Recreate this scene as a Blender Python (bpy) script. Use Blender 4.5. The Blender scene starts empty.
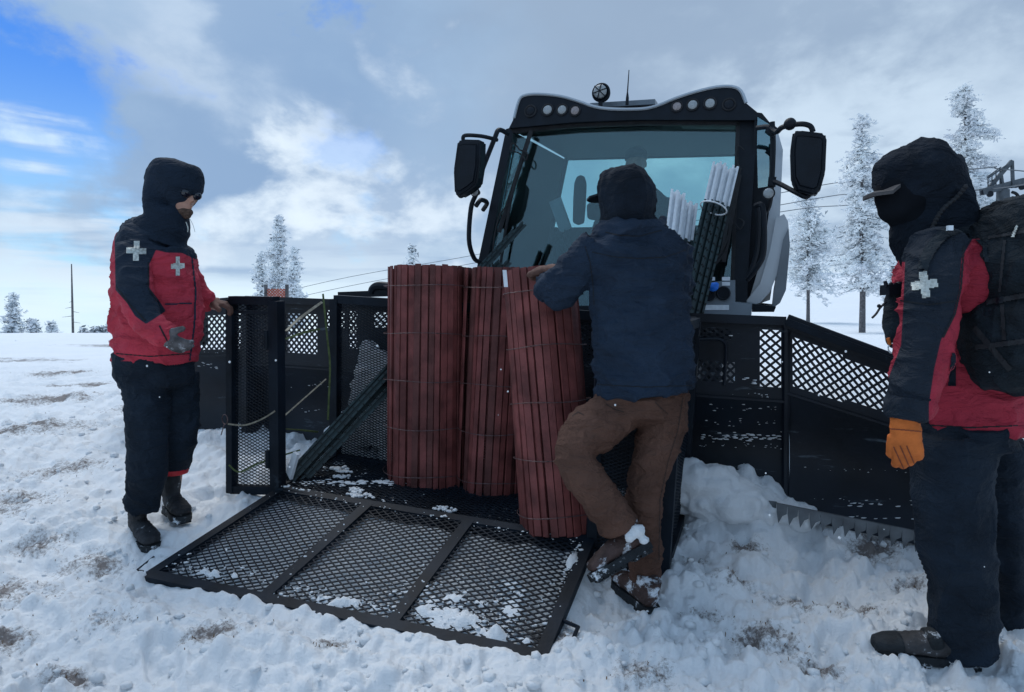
import bpy, bmesh, math, random
import numpy as np
from mathutils import Vector, Matrix
from mathutils.bvhtree import BVHTree
R = math.radians
sc = bpy.context.scene
COL = sc.collection
random.seed(7); rng = np.random.default_rng(7)

# ------------------------------------------------------------------ camera
FPX = 650.0
PITCH = math.atan(31/650)
CAM = Vector((0, 0, 1.3))
cf = Vector((0, math.cos(PITCH), -math.sin(PITCH))); cu = Vector((0, math.sin(PITCH), math.cos(PITCH)))
cd = bpy.data.cameras.new('camera'); cam = bpy.data.objects.new('camera', cd); COL.objects.link(cam)
cam.location = CAM; cam.rotation_euler = (R(90)-PITCH, 0, 0)
cd.sensor_width = 36; cd.lens = FPX/1024*36; cd.clip_start = 0.05; cd.clip_end = 3000
sc.camera = cam

def ray(px, py):
    return (cf*FPX + Vector((1, 0, 0))*(px-512) - cu*(py-346))
def P(px, py, Y):
    d = ray(px, py); return CAM + d*(Y/d.y)
def proj(co):
    d = np.asarray(co) - np.array(CAM)
    f = d @ np.array(cf); x = d[:, 0]; u = d @ np.array(cu)
    return np.stack([512+FPX*x/f, 346-FPX*u/f], 1)

# vehicle frame
YAW = R(21)
U = Vector((math.cos(YAW), -math.sin(YAW), -0.062)).normalized()
V = Vector((math.sin(YAW), math.cos(YAW), 0.06)); V = (V - U*V.dot(U)).normalized()
W = U.cross(V).normalized()
O = P(278, 490, 3.6)
def VF(s, v, w): return O + U*s + V*v + W*w
def plane_hit(px, py, p0, n):
    d = ray(px, py); return CAM + d*((p0-CAM).dot(n)/d.dot(n))
def RV(px, py, v0, tilt=0.0):
    n = V + W*tilt
    return plane_hit(px, py, O + V*(v0/ (V.dot(n))), n)
def RW(px, py, w0=0): return plane_hit(px, py, O + W*w0, W)

# ------------------------------------------------------------------ noise
def _h(ix, iy, iz, seed):
    n = (ix.astype(np.int64)*374761393 + iy.astype(np.int64)*668265263 + iz.astype(np.int64)*2147483647 + seed*974634777) & 0xffffffff
    n = ((n ^ (n >> 13))*1274126177) & 0xffffffff
    n = ((n ^ (n >> 16))*2246822519) & 0xffffffff
    return ((n ^ (n >> 15)) & 0xffffff)/float(0xffffff)
def noise(p, seed=0):
    p = np.asarray(p, float)
    if p.shape[1] == 2: p = np.concatenate([p, np.zeros((len(p), 1))], 1)
    i = np.floor(p); f = p-i; i = i.astype(np.int64); f = f*f*f*(f*(f*6-15)+10)
    r = 0
    for a in (0, 1):
        wx = f[:, 0] if a else 1-f[:, 0]
        for b in (0, 1):
            wy = f[:, 1] if b else 1-f[:, 1]
            for c in (0, 1):
                wz = f[:, 2] if c else 1-f[:, 2]
                r = r + wx*wy*wz*_h(i[:, 0]+a, i[:, 1]+b, i[:, 2]+c, seed)
    return r*2-1
def fbm(p, o=4, seed=0):
    r = 0; a = 1; t = 0; p = np.asarray(p, float)
    for k in range(o):
        r = r + a*noise(p*(2.03**k), seed+k*17); t += a; a *= .5
    return r/t

# ------------------------------------------------------------------ materials
MATS = {}
def _nt(name):
    m = bpy.data.materials.new(name); m.use_nodes = True
    nt = m.node_tree; b = nt.nodes['Principled BSDF']
    return m, nt, b
def mat(name, col, rough=.6, metal=0, spec=.5, var=.15, scale=8, bump=0, bscale=60, dirt=None, dscale=3, damt=.55, coat=0, stretch=None):
    m, nt, b = _nt(name); N = nt.nodes; L = nt.links
    tc = N.new('ShaderNodeTexCoord')
    n1 = N.new('ShaderNodeTexNoise'); n1.inputs['Scale'].default_value = scale; n1.inputs['Detail'].default_value = 6
    L.new(tc.outputs['Object'], n1.inputs['Vector'])
    mx = N.new('ShaderNodeMix'); mx.data_type = 'RGBA'
    c = Vector(col)
    mx.inputs[6].default_value = (*[max(0, x*(1-var)) for x in c], 1); mx.inputs[7].default_value = (*[min(1, x*(1+var)) for x in c], 1)
    mr = N.new('ShaderNodeMapRange'); mr.inputs[1].default_value = .35; mr.inputs[2].default_value = .65
    L.new(n1.outputs['Fac'], mr.inputs[0]); L.new(mr.outputs[0], mx.inputs[0])
    out = mx.outputs[2]
    if dirt is not None:
        n2 = N.new('ShaderNodeTexNoise'); n2.inputs['Scale'].default_value = dscale; n2.inputs['Detail'].default_value = 9; n2.inputs['Roughness'].default_value = .7
        if stretch:
            mp = N.new('ShaderNodeMapping'); mp.inputs['Scale'].default_value = stretch; L.new(tc.outputs['Object'], mp.inputs['Vector']); L.new(mp.outputs[0], n2.inputs['Vector'])
        else: L.new(tc.outputs['Object'], n2.inputs['Vector'])
        r2 = N.new('ShaderNodeMapRange'); r2.inputs[1].default_value = damt; r2.inputs[2].default_value = damt+.08
        L.new(n2.outputs['Fac'], r2.inputs[0])
        m2 = N.new('ShaderNodeMix'); m2.data_type = 'RGBA'; m2.inputs[7].default_value = (*dirt, 1)
        L.new(r2.outputs[0], m2.inputs[0]); L.new(out, m2.inputs[6]); out = m2.outputs[2]
    L.new(out, b.inputs['Base Color'])
    b.inputs['Roughness'].default_value = rough; b.inputs['Metallic'].default_value = metal
    b.inputs['Specular IOR Level'].default_value = spec; b.inputs['Coat Weight'].default_value = coat
    if bump:
        n3 = N.new('ShaderNodeTexNoise'); n3.inputs['Scale'].default_value = bscale; n3.inputs['Detail'].default_value = 5
        L.new(tc.outputs['Object'], n3.inputs['Vector'])
        bp = N.new('ShaderNodeBump'); bp.inputs['Strength'].default_value = bump; bp.inputs['Distance'].default_value = .01
        L.new(n3.outputs['Fac'], bp.inputs['Height']); L.new(bp.outputs[0], b.inputs['Normal'])
        if any(k in name for k in ('cloth', 'jacket', 'hood')):       # folds and creases
            mp2 = N.new('ShaderNodeMapping'); mp2.inputs['Scale'].default_value = (1, 1, 2.1); mp2.inputs['Rotation'].default_value = (.3, .5, 0); L.new(tc.outputs['Object'], mp2.inputs['Vector'])
            n4 = N.new('ShaderNodeTexNoise'); n4.inputs['Scale'].default_value = 7.5; n4.inputs['Detail'].default_value = 4; n4.inputs['Distortion'].default_value = 1.3; n4.inputs['Roughness'].default_value = .6
            L.new(mp2.outputs[0], n4.inputs['Vector']); b2 = N.new('ShaderNodeBump'); b2.inputs['Strength'].default_value = .75; b2.inputs['Distance'].default_value = .045
            L.new(n4.outputs['Fac'], b2.inputs['Height']); L.new(b2.outputs[0], bp.inputs['Normal'])
    MATS[name] = m; return m
def mat_two(name, ca, cb, attr='mask', rough=.75, bump=.35, bscale=150, var=.12):
    """cloth with two colours divided by a crisp line stored on the mesh"""
    m = mat(name, ca, rough, var=var, bump=bump, bscale=bscale, spec=.25)
    nt = m.node_tree; N = nt.nodes; L = nt.links; b = N['Principled BSDF']
    src = b.inputs['Base Color'].links[0].from_socket
    at = N.new('ShaderNodeAttribute'); at.attribute_name = attr
    mr = N.new('ShaderNodeMapRange'); mr.inputs[1].default_value = -.35; mr.inputs[2].default_value = .35
    L.new(at.outputs['Fac'], mr.inputs[0])
    mx = N.new('ShaderNodeMix'); mx.data_type = 'RGBA'; mx.inputs[7].default_value = (*cb, 1)
    L.new(mr.outputs[0], mx.inputs[0]); L.new(src, mx.inputs[6]); L.new(mx.outputs[2], b.inputs['Base Color'])
    return m
def glass(name, tint, gloss=.12, rough=.02):
    m = bpy.data.materials.new(name); m.use_nodes = True; nt = m.node_tree; N = nt.nodes; L = nt.links
    N.remove(N['Principled BSDF']); o = N['Material Output']
    t = N.new('ShaderNodeBsdfTransparent'); t.inputs[0].default_value = (*tint, 1)
    g = N.new('ShaderNodeBsdfGlossy'); g.inputs['Roughness'].default_value = rough; g.inputs[0].default_value = (.75, .95, 1, 1)
    lw = N.new('ShaderNodeFresnel'); lw.inputs[0].default_value = 1.5
    ad = N.new('ShaderNodeMath'); ad.operation = 'ADD'; ad.inputs[1].default_value = gloss; ad.use_clamp = True
    mx = N.new('ShaderNodeMixShader')
    L.new(lw.outputs[0], ad.inputs[0]); L.new(ad.outputs[0], mx.inputs[0]); L.new(t.outputs[0], mx.inputs[1]); L.new(g.outputs[0], mx.inputs[2]); L.new(mx.outputs[0], o.inputs[0])
    MATS[name] = m; return m

SNOWC = (.80, .85, .92)
mat('steel_black', (.0055, .0105, .018), .6, 0, .2, .35, 6, .25, 40, dirt=(.022, .034, .048), dscale=7, damt=.62)
mat('blade_black', (.0045, .0085, .0155), .5, 0, .3, .4, 3, .2, 25, dirt=(.075, .10, .125), dscale=2.2, damt=.60, stretch=(1.2, 1.2, 9))
mat('edge_steel', (.13, .15, .17), .5, .6, .5, .3, 9, .3, 40)
mat('plastic_black', (.0055, .0095, .016), .55, 0, .24, .2, 12, .15, 80)
mat('rubber', (.02, .022, .026), .75, 0, .3, .25, 20, .3, 90)
mat('interior', (.008, .012, .014), .8, 0, .3, .25, 5)
mat('silver_paint', (.42, .47, .52), .32, .25, .5, .08, 3, 0, 40, dirt=(.75, .8, .86), dscale=5, damt=.62, coat=.4)
mat('grey_paint', (.16, .19, .22), .4, .2, .5, .12, 4, .1, 40)
mat('lamp_lens', (.34, .37, .385), .15, 0, .6, .1, 60, .5, 120)
mat('lamp_dim', (.30, .26, .26), .2, 0, .6, .2, 60, .5, 120)
mat('chrome', (.7, .72, .75), .15, 1, .5, .05, 10)
mat('green_steel', (.009, .028, .032), .45, .1, .5, .3, 9, .2, 50)
mat('hole_dark', (.003, .004, .005), .8)
mat('white_paint', (.72, .76, .8), .5, 0, .4, .08, 30, .2, 60, dirt=(.32, .35, .38), dscale=20, damt=.62)
mat('slat_red', (.165, .047, .043), .62, 0, .3, .45, 7, .4, 60, dirt=(.42, .30, .28), dscale=16, damt=.71)
mat('slat_dark', (.12, .042, .038), .7, 0, .3, .4, 7, .4, 60)
mat('wire', (.14, .09, .09), .5, .5, .5, .3, 30)
mat('strap_green', (.085, .115, .045), .8, 0, .2, .3, 40)
mat('strap_tan', (.26, .24, .19), .8, 0, .2, .3, 40)
mat('blue_cap', (.01, .17, .72), .45, 0, .4, .15, 20)
mat('navy_cloth', (.0155, .028, .050), .85, 0, .2, .2, 5, .4, 140)
mat('hood_black', (.0095, .0145, .023), .9, 0, .15, .3, 7, .4, 120)
mat('brown_cloth', (.098, .051, .037), .85, 0, .2, .22, 5, .4, 130)
mat('black_cloth', (.012, .020, .032), .85, 0, .18, .3, 5, .45, 120, dirt=(.03, .04, .055), dscale=5, damt=.66)
mat('pack_cloth', (.010, .017, .024), .8, 0, .25, .4, 8, .5, 160)
mat('seam', (.006, .009, .014), .9)
mat('shade_seam_orange', (.20, .05, .02), .9)  # dark orange painted for shade between glove fingers and for the wrist seam
mat('seam_brown', (.03, .016, .012), .9)
mat('mask_black', (.007, .009, .013), .9, 0, .1)
mat('skin', (.42, .23, .17), .55, 0, .4, .15, 20, .15, 80)
mat('beard', (.10, .065, .05), .9, 0, .2, .4, 90, .6, 200)
mat('glove_orange', (.54, .14, .03), .75, 0, .25, .25, 12, .4, 110)
mat('glove_brown', (.13, .07, .055), .8, 0, .25, .35, 14, .4, 110)
mat('glove_grey', (.10, .095, .10), .8, 0, .25, .5, 25, .4, 110, dirt=(.30, .31, .33), dscale=22, damt=.55)
mat('boot_dark', (.02, .022, .026), .65, 0, .3, .4, 16, .4, 90, dirt=(.62, .67, .72), dscale=13, damt=.62)
mat('boot_brown', (.055, .033, .029), .65, 0, .3, .4, 16, .4, 90, dirt=(.66, .71, .77), dscale=14, damt=.53)
mat('boot_grey', (.040, .040, .043), .7, 0, .3, .3, 16, .4, 90, dirt=(.62, .67, .72), dscale=16, damt=.57)
mat('sole', (.012, .016, .02), .7, 0, .3, .3, 20, .5, 90, dirt=(.70, .75, .8), dscale=16, damt=.56)
mat('reflective', (.50, .53, .50), .45, .2, .5, .25, 90, .5, 200)
mat('shades', (.006, .01, .02), .08, 0, .7, .1, 10)
mat('red_band', (.55, .02, .03), .6)
mat('cap_grey', (.075, .072, .075), .85, 0, .2, .2, 20)
mat('bark', (.13, .125, .13), .9, 0, .2, .35, 12, .6, 40, dirt=(.6, .64, .7), dscale=7, damt=.62)
mat('galvanised', (.075, .09, .105), .6, .2, .4, .2, 6)
mat('needle', (.30, .34, .37), .9, 0, .1, .4, 1.5)
mat('frost', (.86, .89, .93), .8, 0, .2, .12, 1.2)
mat('orange_net', (.42, .10, .06), .6)
mat('grass_dry', (.16, .11, .07), .9, 0, .1, .5, 30)
mat('cable', (.10, .12, .14), .6)
mat_two('jacket_left', (.47, .040, .066), (.0135, .024, .042))
mat_two('jacket_right', (.35, .027, .050), (.0105, .018, .030))
glass('windshield', (.78, .92, .925), .040)
glass('side_glass', (.50, .74, .76), .22)
glass('rear_glass', (.82, .95, .95), .02)

# snow materials
def snow_mat(name, dirty=False):
    m, nt, b = _nt(name); N = nt.nodes; L = nt.links
    tc = N.new('ShaderNodeTexCoord')
    n = N.new('ShaderNodeTexNoise'); n.inputs['Scale'].default_value = 1.7; n.inputs['Detail'].default_value = 8
    L.new(tc.outputs['Object'], n.inputs['Vector'])
    mx = N.new('ShaderNodeMix'); mx.data_type = 'RGBA'; mx.inputs[6].default_value = (.80, .84, .875, 1); mx.inputs[7].default_value = (.89, .91, .93, 1)
    L.new(n.outputs['Fac'], mx.inputs[0]); out = mx.outputs[2]
    if dirty:
        at = N.new('ShaderNodeAttribute'); at.attribute_name = 'dirt'
        n2 = N.new('ShaderNodeTexNoise'); n2.inputs['Scale'].default_value = 48; n2.inputs['Detail'].default_value = 8; n2.inputs['Roughness'].default_value = .75
        L.new(tc.outputs['Object'], n2.inputs['Vector'])
        ml = N.new('ShaderNodeMath'); ml.operation = 'MULTIPLY_ADD'; ml.inputs[1].default_value = .42; ml.inputs[2].default_value = 0
        L.new(at.outputs['Fac'], ml.inputs[0])
        s = N.new('ShaderNodeMath'); s.operation = 'ADD'; L.new(n2.outputs['Fac'], s.inputs[0]); L.new(ml.outputs[0], s.inputs[1])
        r = N.new('ShaderNodeMapRange'); r.inputs[1].default_value = .70; r.inputs[2].default_value = .90; r.inputs[4].default_value = .9
        L.new(s.outputs[0], r.inputs[0])
        m2 = N.new('ShaderNodeMix'); m2.data_type = 'RGBA'; m2.inputs[7].default_value = (.13, .105, .095, 1)
        L.new(r.outputs[0], m2.inputs[0]); L.new(out, m2.inputs[6]); out = m2.outputs[2]
    L.new(out, b.inputs['Base Color']); b.inputs['Roughness'].default_value = .62
    b.inputs['Specular IOR Level'].default_value = .3
    n3 = N.new('ShaderNodeTexNoise'); n3.inputs['Scale'].default_value = 38; n3.inputs['Detail'].default_value = 10; n3.inputs['Roughness'].default_value = .74
    L.new(tc.outputs['Object'], n3.inputs['Vector'])
    bp = N.new('ShaderNodeBump'); bp.inputs['Strength'].default_value = .8; bp.inputs['Distance'].default_value = .020
    L.new(n3.outputs['Fac'], bp.inputs['Height']); L.new(bp.outputs[0], b.inputs['Normal'])
    MATS[name] = m
snow_mat('snow'); snow_mat('snow_ground', True)

# ------------------------------------------------------------------ object helpers
def tag(o, label=None, cat=None, group=None, kind=None):
    if label: o['label'] = label
    if cat: o['category'] = cat
    if group: o['group'] = group
    if kind: o['kind'] = kind
    return o
LOC = {}
def root_empty(name, loc, label, cat, group=None):
    o = bpy.data.objects.new(name, None); COL.objects.link(o); o.location = loc; o.empty_display_size = .1
    LOC[o.name] = Vector(loc)
    return tag(o, label, cat, group)
def rloc(parent):
    p = parent
    while p.parent: p = p.parent
    return LOC[p.name]
def link_mesh(name, me, mats, parent=None, loc=None, smooth=False):
    o = bpy.data.objects.new(name, me); COL.objects.link(o)
    for m in mats: me.materials.append(MATS[m])
    off = None
    if parent is not None: off = rloc(parent); o.parent = parent
    elif loc is not None: off = Vector(loc); o.location = loc; LOC[o.name] = Vector(loc)
    else: LOC[o.name] = Vector((0, 0, 0))
    if off is not None and off.length > 0: me.transform(Matrix.Translation(-off))
    if smooth: me.polygons.foreach_set('use_smooth', [True]*len(me.polygons))
    me.update(); return o
def setsmooth_auto(me, ang=35):
    bm = bmesh.new(); bm.from_mesh(me)
    for f in bm.faces: f.smooth = True
    for e in bm.edges:
        if len(e.link_faces) == 2: e.smooth = e.calc_face_angle(0) < R(ang)
    bm.to_mesh(me); bm.free()

class MB:
    def __init__(s): s.v = []; s.f = []; s.m = []
    def add(s, vs, fs, mi=0):
        b = len(s.v); s.v += [tuple(x) for x in vs]; s.f += [tuple(b+i for i in f) for f in fs]; s.m += [mi]*len(fs); return s
    def box8(s, c, mi=0):
        return s.add(c, [(0,3,2,1),(4,5,6,7),(0,1,5,4),(1,2,6,5),(2,3,7,6),(3,0,4,7)], mi)
    def bar(s, a, b, w, h=None, up=None, mi=0):
        a = Vector(a); b = Vector(b); h = h or w; t = (b-a).normalized(); up = Vector(up) if up is not None else Vector((0, 0, 1))
        if abs(t.dot(up)) > .98: up = Vector((0, 1, 0))
        x = t.cross(up).normalized()*w/2; y = x.cross(t).normalized()*h/2
        return s.box8([a-x-y, a+x-y, a+x+y, a-x+y, b-x-y, b+x-y, b+x+y, b-x+y], mi)
    def boxf(s, c, X, Y, Z, mi=0):
        c = Vector(c)
        return s.box8([c-X-Y-Z, c+X-Y-Z, c+X+Y-Z, c-X+Y-Z, c-X-Y+Z, c+X-Y+Z, c+X+Y+Z, c-X+Y+Z], mi)
    def tube(s, pts, r, n=8, mi=0, close=False):
        pts = [Vector(p) for p in pts]; rs = r if isinstance(r, (list, tuple)) else [r]*len(pts)
        vs = []; prev = None
        for i, p in enumerate(pts):
            a = pts[i-1] if i else (pts[-1] if close else p); b = pts[i+1] if i < len(pts)-1 else (pts[0] if close else p)
            t = (b-a).normalized()
            if prev is None:
                x = t.cross(Vector((0, 0, 1)));  x = x if x.length > .1 else t.cross(Vector((0, 1, 0)))
            else: x = prev - t*prev.dot(t)
            x.normalize(); prev = x; y = t.cross(x)
            for k in range(n):
                an = 2*math.pi*k/n; vs.append(p + (x*math.cos(an)+y*math.sin(an))*rs[i])
        fs = []; m = len(pts)
        for i in range(m if close else m-1):
            for k in range(n):
                a = i*n+k; b = i*n+(k+1) % n; j = ((i+1) % m)*n
                fs.append((a, b, j+(k+1) % n, j+k))
        if not close: fs.append(tuple(range(n))[::-1]); fs.append(tuple((m-1)*n+k for k in range(n)))
        return s.add(vs, fs, mi)
    def prism(s, poly, ext, mi=0):
        n = len(poly); ext = Vector(ext)
        vs = [Vector(p) for p in poly]+[Vector(p)+ext for p in poly]
        fs = [tuple(range(n))[::-1], tuple(range(n, 2*n))]+[(i, (i+1) % n, n+(i+1) % n, n+i) for i in range(n)]
        return s.add(vs, fs, mi)
    def ell(s, c, X, Y, Z, nu=16, nv=10, mi=0):
        c = Vector(c); vs = []
        for j in range(1, nv):
            ph = math.pi*j/nv
            for i in range(nu):
                th = 2*math.pi*i/nu
                vs.append(c + X*math.sin(ph)*math.cos(th)+Y*math.sin(ph)*math.sin(th)+Z*math.cos(ph))
        vs += [c+Z, c-Z]; fs = []
        for j in range(nv-2):
            for i in range(nu):
                fs.append((j*nu+i, (j+1)*nu+i, (j+1)*nu+(i+1) % nu, j*nu+(i+1) % nu))
        t = len(vs)-2
        for i in range(nu):
            fs.append((t, i, (i+1) % nu)); fs.append((t+1, (nv-2)*nu+(i+1) % nu, (nv-2)*nu+i))
        return s.add(vs, fs, mi)
    def ball(s, c, r, mi=0, n=12): return s.ell(c, Vector((r, 0, 0)), Vector((0, r, 0)), Vector((0, 0, r)), n, max(6, n//2+2), mi)
    def disc(s, c, nrm, r, th, n=20, mi=0):
        c = Vector(c); nrm = Vector(nrm).normalized(); return s.tube([c-nrm*th/2, c+nrm*th/2], r, n, mi)
    def mesh(s, name):
        me = bpy.data.meshes.new(name); me.from_pydata(s.v, [], s.f)
        if any(s.m): me.polygons.foreach_set('material_index', s.m)
        me.update(); return me
    def build(s, name, mats, parent=None, loc=None, auto=True, fixn=True):
        me = s.mesh(name)
        if fixn and len(me.polygons) < 60000:
            bm = bmesh.new(); bm.from_mesh(me); bmesh.ops.recalc_face_normals(bm, faces=bm.faces)
            if auto:
                for f in bm.faces: f.smooth = True
                for e in bm.edges:
                    if len(e.link_faces) == 2: e.smooth = e.calc_face_angle(0) < R(38)
            bm.to_mesh(me); bm.free()
        return link_mesh(name, me, [mats] if isinstance(mats, str) else mats, parent, loc)

def bez(pts, n=8):
    """Catmull-Rom through points"""
    pts = [Vector(p) for p in pts]; out = []
    for i in range(len(pts)-1):
        p0 = pts[max(i-1, 0)]; p1 = pts[i]; p2 = pts[i+1]; p3 = pts[min(i+2, len(pts)-1)]
        for k in range(n):
            t = k/n
            out.append(.5*((2*p1)+(p2-p0)*t+(2*p0-5*p1+4*p2-p3)*t*t+(3*p1-p0-3*p2+p3)*t**3))
    out.append(pts[-1]); return out

def quadpt(q, u, v):
    a, b, c, d = q
    return (a*(1-u)+b*u)*(1-v)+(d*(1-u)+c*u)*v
def expanded(mb, q, nu, nv, w, t, mi=0, u0=0, u1=1, v0=0, v1=1):
    """expanded metal: crossing strands make diamonds; q = four corners"""
    n = (q[1]-q[0]).cross(q[3]-q[0]).normalized()
    def pt(i, j): return quadpt(q, u0+(u1-u0)*i/nu, v0+(v1-v0)*j/nv)+n*(.0035*math.sin(i*.23+j*.13)+.0025*math.sin(j*.21-i*.37+1)) if 0 < i < nu and 0 < j < nv else quadpt(q, u0+(u1-u0)*i/nu, v0+(v1-v0)*j/nv)
    for i in range(nu):
        for j in range(nv+1):
            if (i+j) % 2: continue
            for dj in (1, -1):
                if not 0 <= j+dj <= nv: continue
                a = pt(i, j); b = pt(i+1, j+dj); d = (b-a).normalized(); s = n.cross(d)*w/2; e = n*t/2
                mb.add([a-s-e, a+s-e, a+s+e, a-s+e, b-s-e, b+s-e, b+s+e, b-s+e], [(0,1,5,4),(1,2,6,5),(2,3,7,6),(3,0,4,7)], mi)
def plate(mb, q, us, vs, holes, th, mi=0, curve=None):
    """plate split in cells; (i,j) cells in holes are left open"""
    n = (q[1]-q[0]).cross(q[3]-q[0]).normalized()*th
    for i in range(len(us)-1):
        for j in range(len(vs)-1):
            if (i, j) in holes: continue
            c = [quadpt(q, us[a], vs[b]) for a, b in ((i, j), (i+1, j), (i+1, j+1), (i, j+1))]
            mb.box8([x for x in c]+[x+n for x in c], mi)

# ------------------------------------------------------------------ organic forms
def rings(pts, n=20, D=Vector((0, 1, 0)), cap=.45):
    """pts: (Vector, ra, rb). ra across in the view, rb along D."""
    ps = [Vector(p[0]) for p in pts]; vs = []; fs = []
    for i, p in enumerate(ps):
        t = (ps[min(i+1, len(ps)-1)]-ps[max(i-1, 0)]).normalized()
        d = D - t*D.dot(t)
        if d.length < .15: d = Vector((1, 0, 0)) - t*t.x
        d.normalize(); s = t.cross(d)
        for k in range(n):
            a = 2*math.pi*k/n; vs.append(p+s*math.cos(a)*pts[i][1]+d*math.sin(a)*pts[i][2])
    m = len(ps)
    for i in range(m-1):
        for k in range(n): fs.append((i*n+k, i*n+(k+1) % n, (i+1)*n+(k+1) % n, (i+1)*n+k))
    t0 = (ps[0]-ps[1]).normalized(); t1 = (ps[-1]-ps[-2]).normalized()
    vs.append(ps[0]+t0*min(pts[0][1], pts[0][2])*cap); vs.append(ps[-1]+t1*min(pts[-1][1], pts[-1][2])*cap)
    for k in range(n):
        fs.append((len(vs)-2, (k+1) % n, k)); fs.append((len(vs)-1, (m-1)*n+k, (m-1)*n+(k+1) % n))
    return vs, fs
def T(lst, n=20, cap=.45, sub=3, D=Vector((0, 1, 0))):
    """loft from photo-measured joints: (px, py, Y, radius_px, depth_radius_m)"""
    pts = [(P(a[0], a[1], a[2]), a[3]*a[2]/FPX, a[4] if len(a) > 4 else a[3]*a[2]/FPX) for a in lst]
    return rings(smooth_pts(pts, sub), n, D, cap)
def smooth_pts(pts, sub=3):
    if sub <= 1 or len(pts) < 3: return pts
    c = bez([p[0] for p in pts], sub); out = []
    for i, p in enumerate(c):
        k = i/sub; a = min(int(k), len(pts)-2); t = k-a; t = t*t*(3-2*t)
        out.append((p, pts[a][1]*(1-t)+pts[a+1][1]*t, pts[a][2]*(1-t)+pts[a+1][2]*t))
    return out
def E(c, rx, ry, rz, rot=None):
    m = MB(); X, Y, Z = Vector((rx, 0, 0)), Vector((0, ry, 0)), Vector((0, 0, rz))
    if rot is not None: X, Y, Z = rot@X, rot@Y, rot@Z
    m.ell(c, X, Y, Z, 20, 12); return m.v, m.f
def fuse(geoms, voxel=.009, smooth=4, factor=.5):
    m = MB()
    for v, f in geoms: m.add(v, f)
    me = m.mesh('tmp'); o = bpy.data.objects.new('tmp', me); COL.objects.link(o)
    bm = bmesh.new(); bm.from_mesh(me); bmesh.ops.recalc_face_normals(bm, faces=bm.faces); bm.to_mesh(me); bm.free()
    r = o.modifiers.new('r', 'REMESH'); r.mode = 'VOXEL'; r.voxel_size = voxel; r.adaptivity = 0
    if smooth:
        s = o.modifiers.new('s', 'SMOOTH'); s.iterations = smooth; s.factor = factor
    dg = bpy.context.evaluated_depsgraph_get(); ev = o.evaluated_get(dg)
    out = bpy.data.meshes.new_from_object(ev, depsgraph=dg)
    bpy.data.objects.remove(o); bpy.data.meshes.remove(me)
    return out
def getco(me):
    a = np.empty(len(me.vertices)*3); me.vertices.foreach_get('co', a); return a.reshape(-1, 3)
def getn(me):
    a = np.empty(len(me.vertices)*3); me.vertex_normals.foreach_get('vector', a); return a.reshape(-1, 3)
def setco(me, co): me.vertices.foreach_set('co', co.ravel()); me.update()
def wrinkle(me, amp=.008, sc=(7, 7, 16), seed=0, fine=.002):
    co = getco(me); n = getn(me)
    wp = np.stack([noise(co*4, seed+5), noise(co*4, seed+6), noise(co*4, seed+7)], 1)*.07
    q = (co+wp)*np.array(sc)
    a = noise(q, seed); b = (1-np.abs(noise(q*1.3+9, seed+1)))**4; b2 = (1-np.abs(noise(q*2.6+3, seed+2)))**4; c = noise(co*40, seed+3)
    k = .5+.5*noise(co*3.1, seed+9)
    setco(me, co + n*((a*.45+(b-.35)*1.15*k+(b2-.35)*.5*(1-k))*amp*1.7+c*fine)[:, None])
def polymask(me, polys, soft=1.0, name='mask'):
    """signed distance (photo px at build time) to cloth panel outlines, stored on the mesh"""
    pp = proj(getco(me)); best = np.full(len(pp), -1e9)
    for poly in polys:
        poly = np.array(poly, float); d = np.full(len(pp), 1e9); ins = np.zeros(len(pp), bool)
        for i in range(len(poly)):
            a = poly[i]; b = poly[(i+1) % len(poly)]; ab = b-a
            t = np.clip(((pp-a)@ab)/(ab@ab), 0, 1); d = np.minimum(d, np.linalg.norm(pp-(a+t[:, None]*ab), axis=1))
            c = ((a[1] > pp[:, 1]) != (b[1] > pp[:, 1])) & (pp[:, 0] < (b[0]-a[0])*(pp[:, 1]-a[1])/((b[1]-a[1]) or 1e-9)+a[0])
            ins ^= c
        best = np.maximum(best, np.where(ins, d, -d))
    at = me.attributes.new(name, 'FLOAT', 'POINT'); at.data.foreach_set('value', (best/soft).astype(np.float32))
def bvh_of(me): return BVHTree.FromPolygons([tuple(v.co) for v in me.vertices], [tuple(p.vertices) for p in me.polygons])
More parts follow.
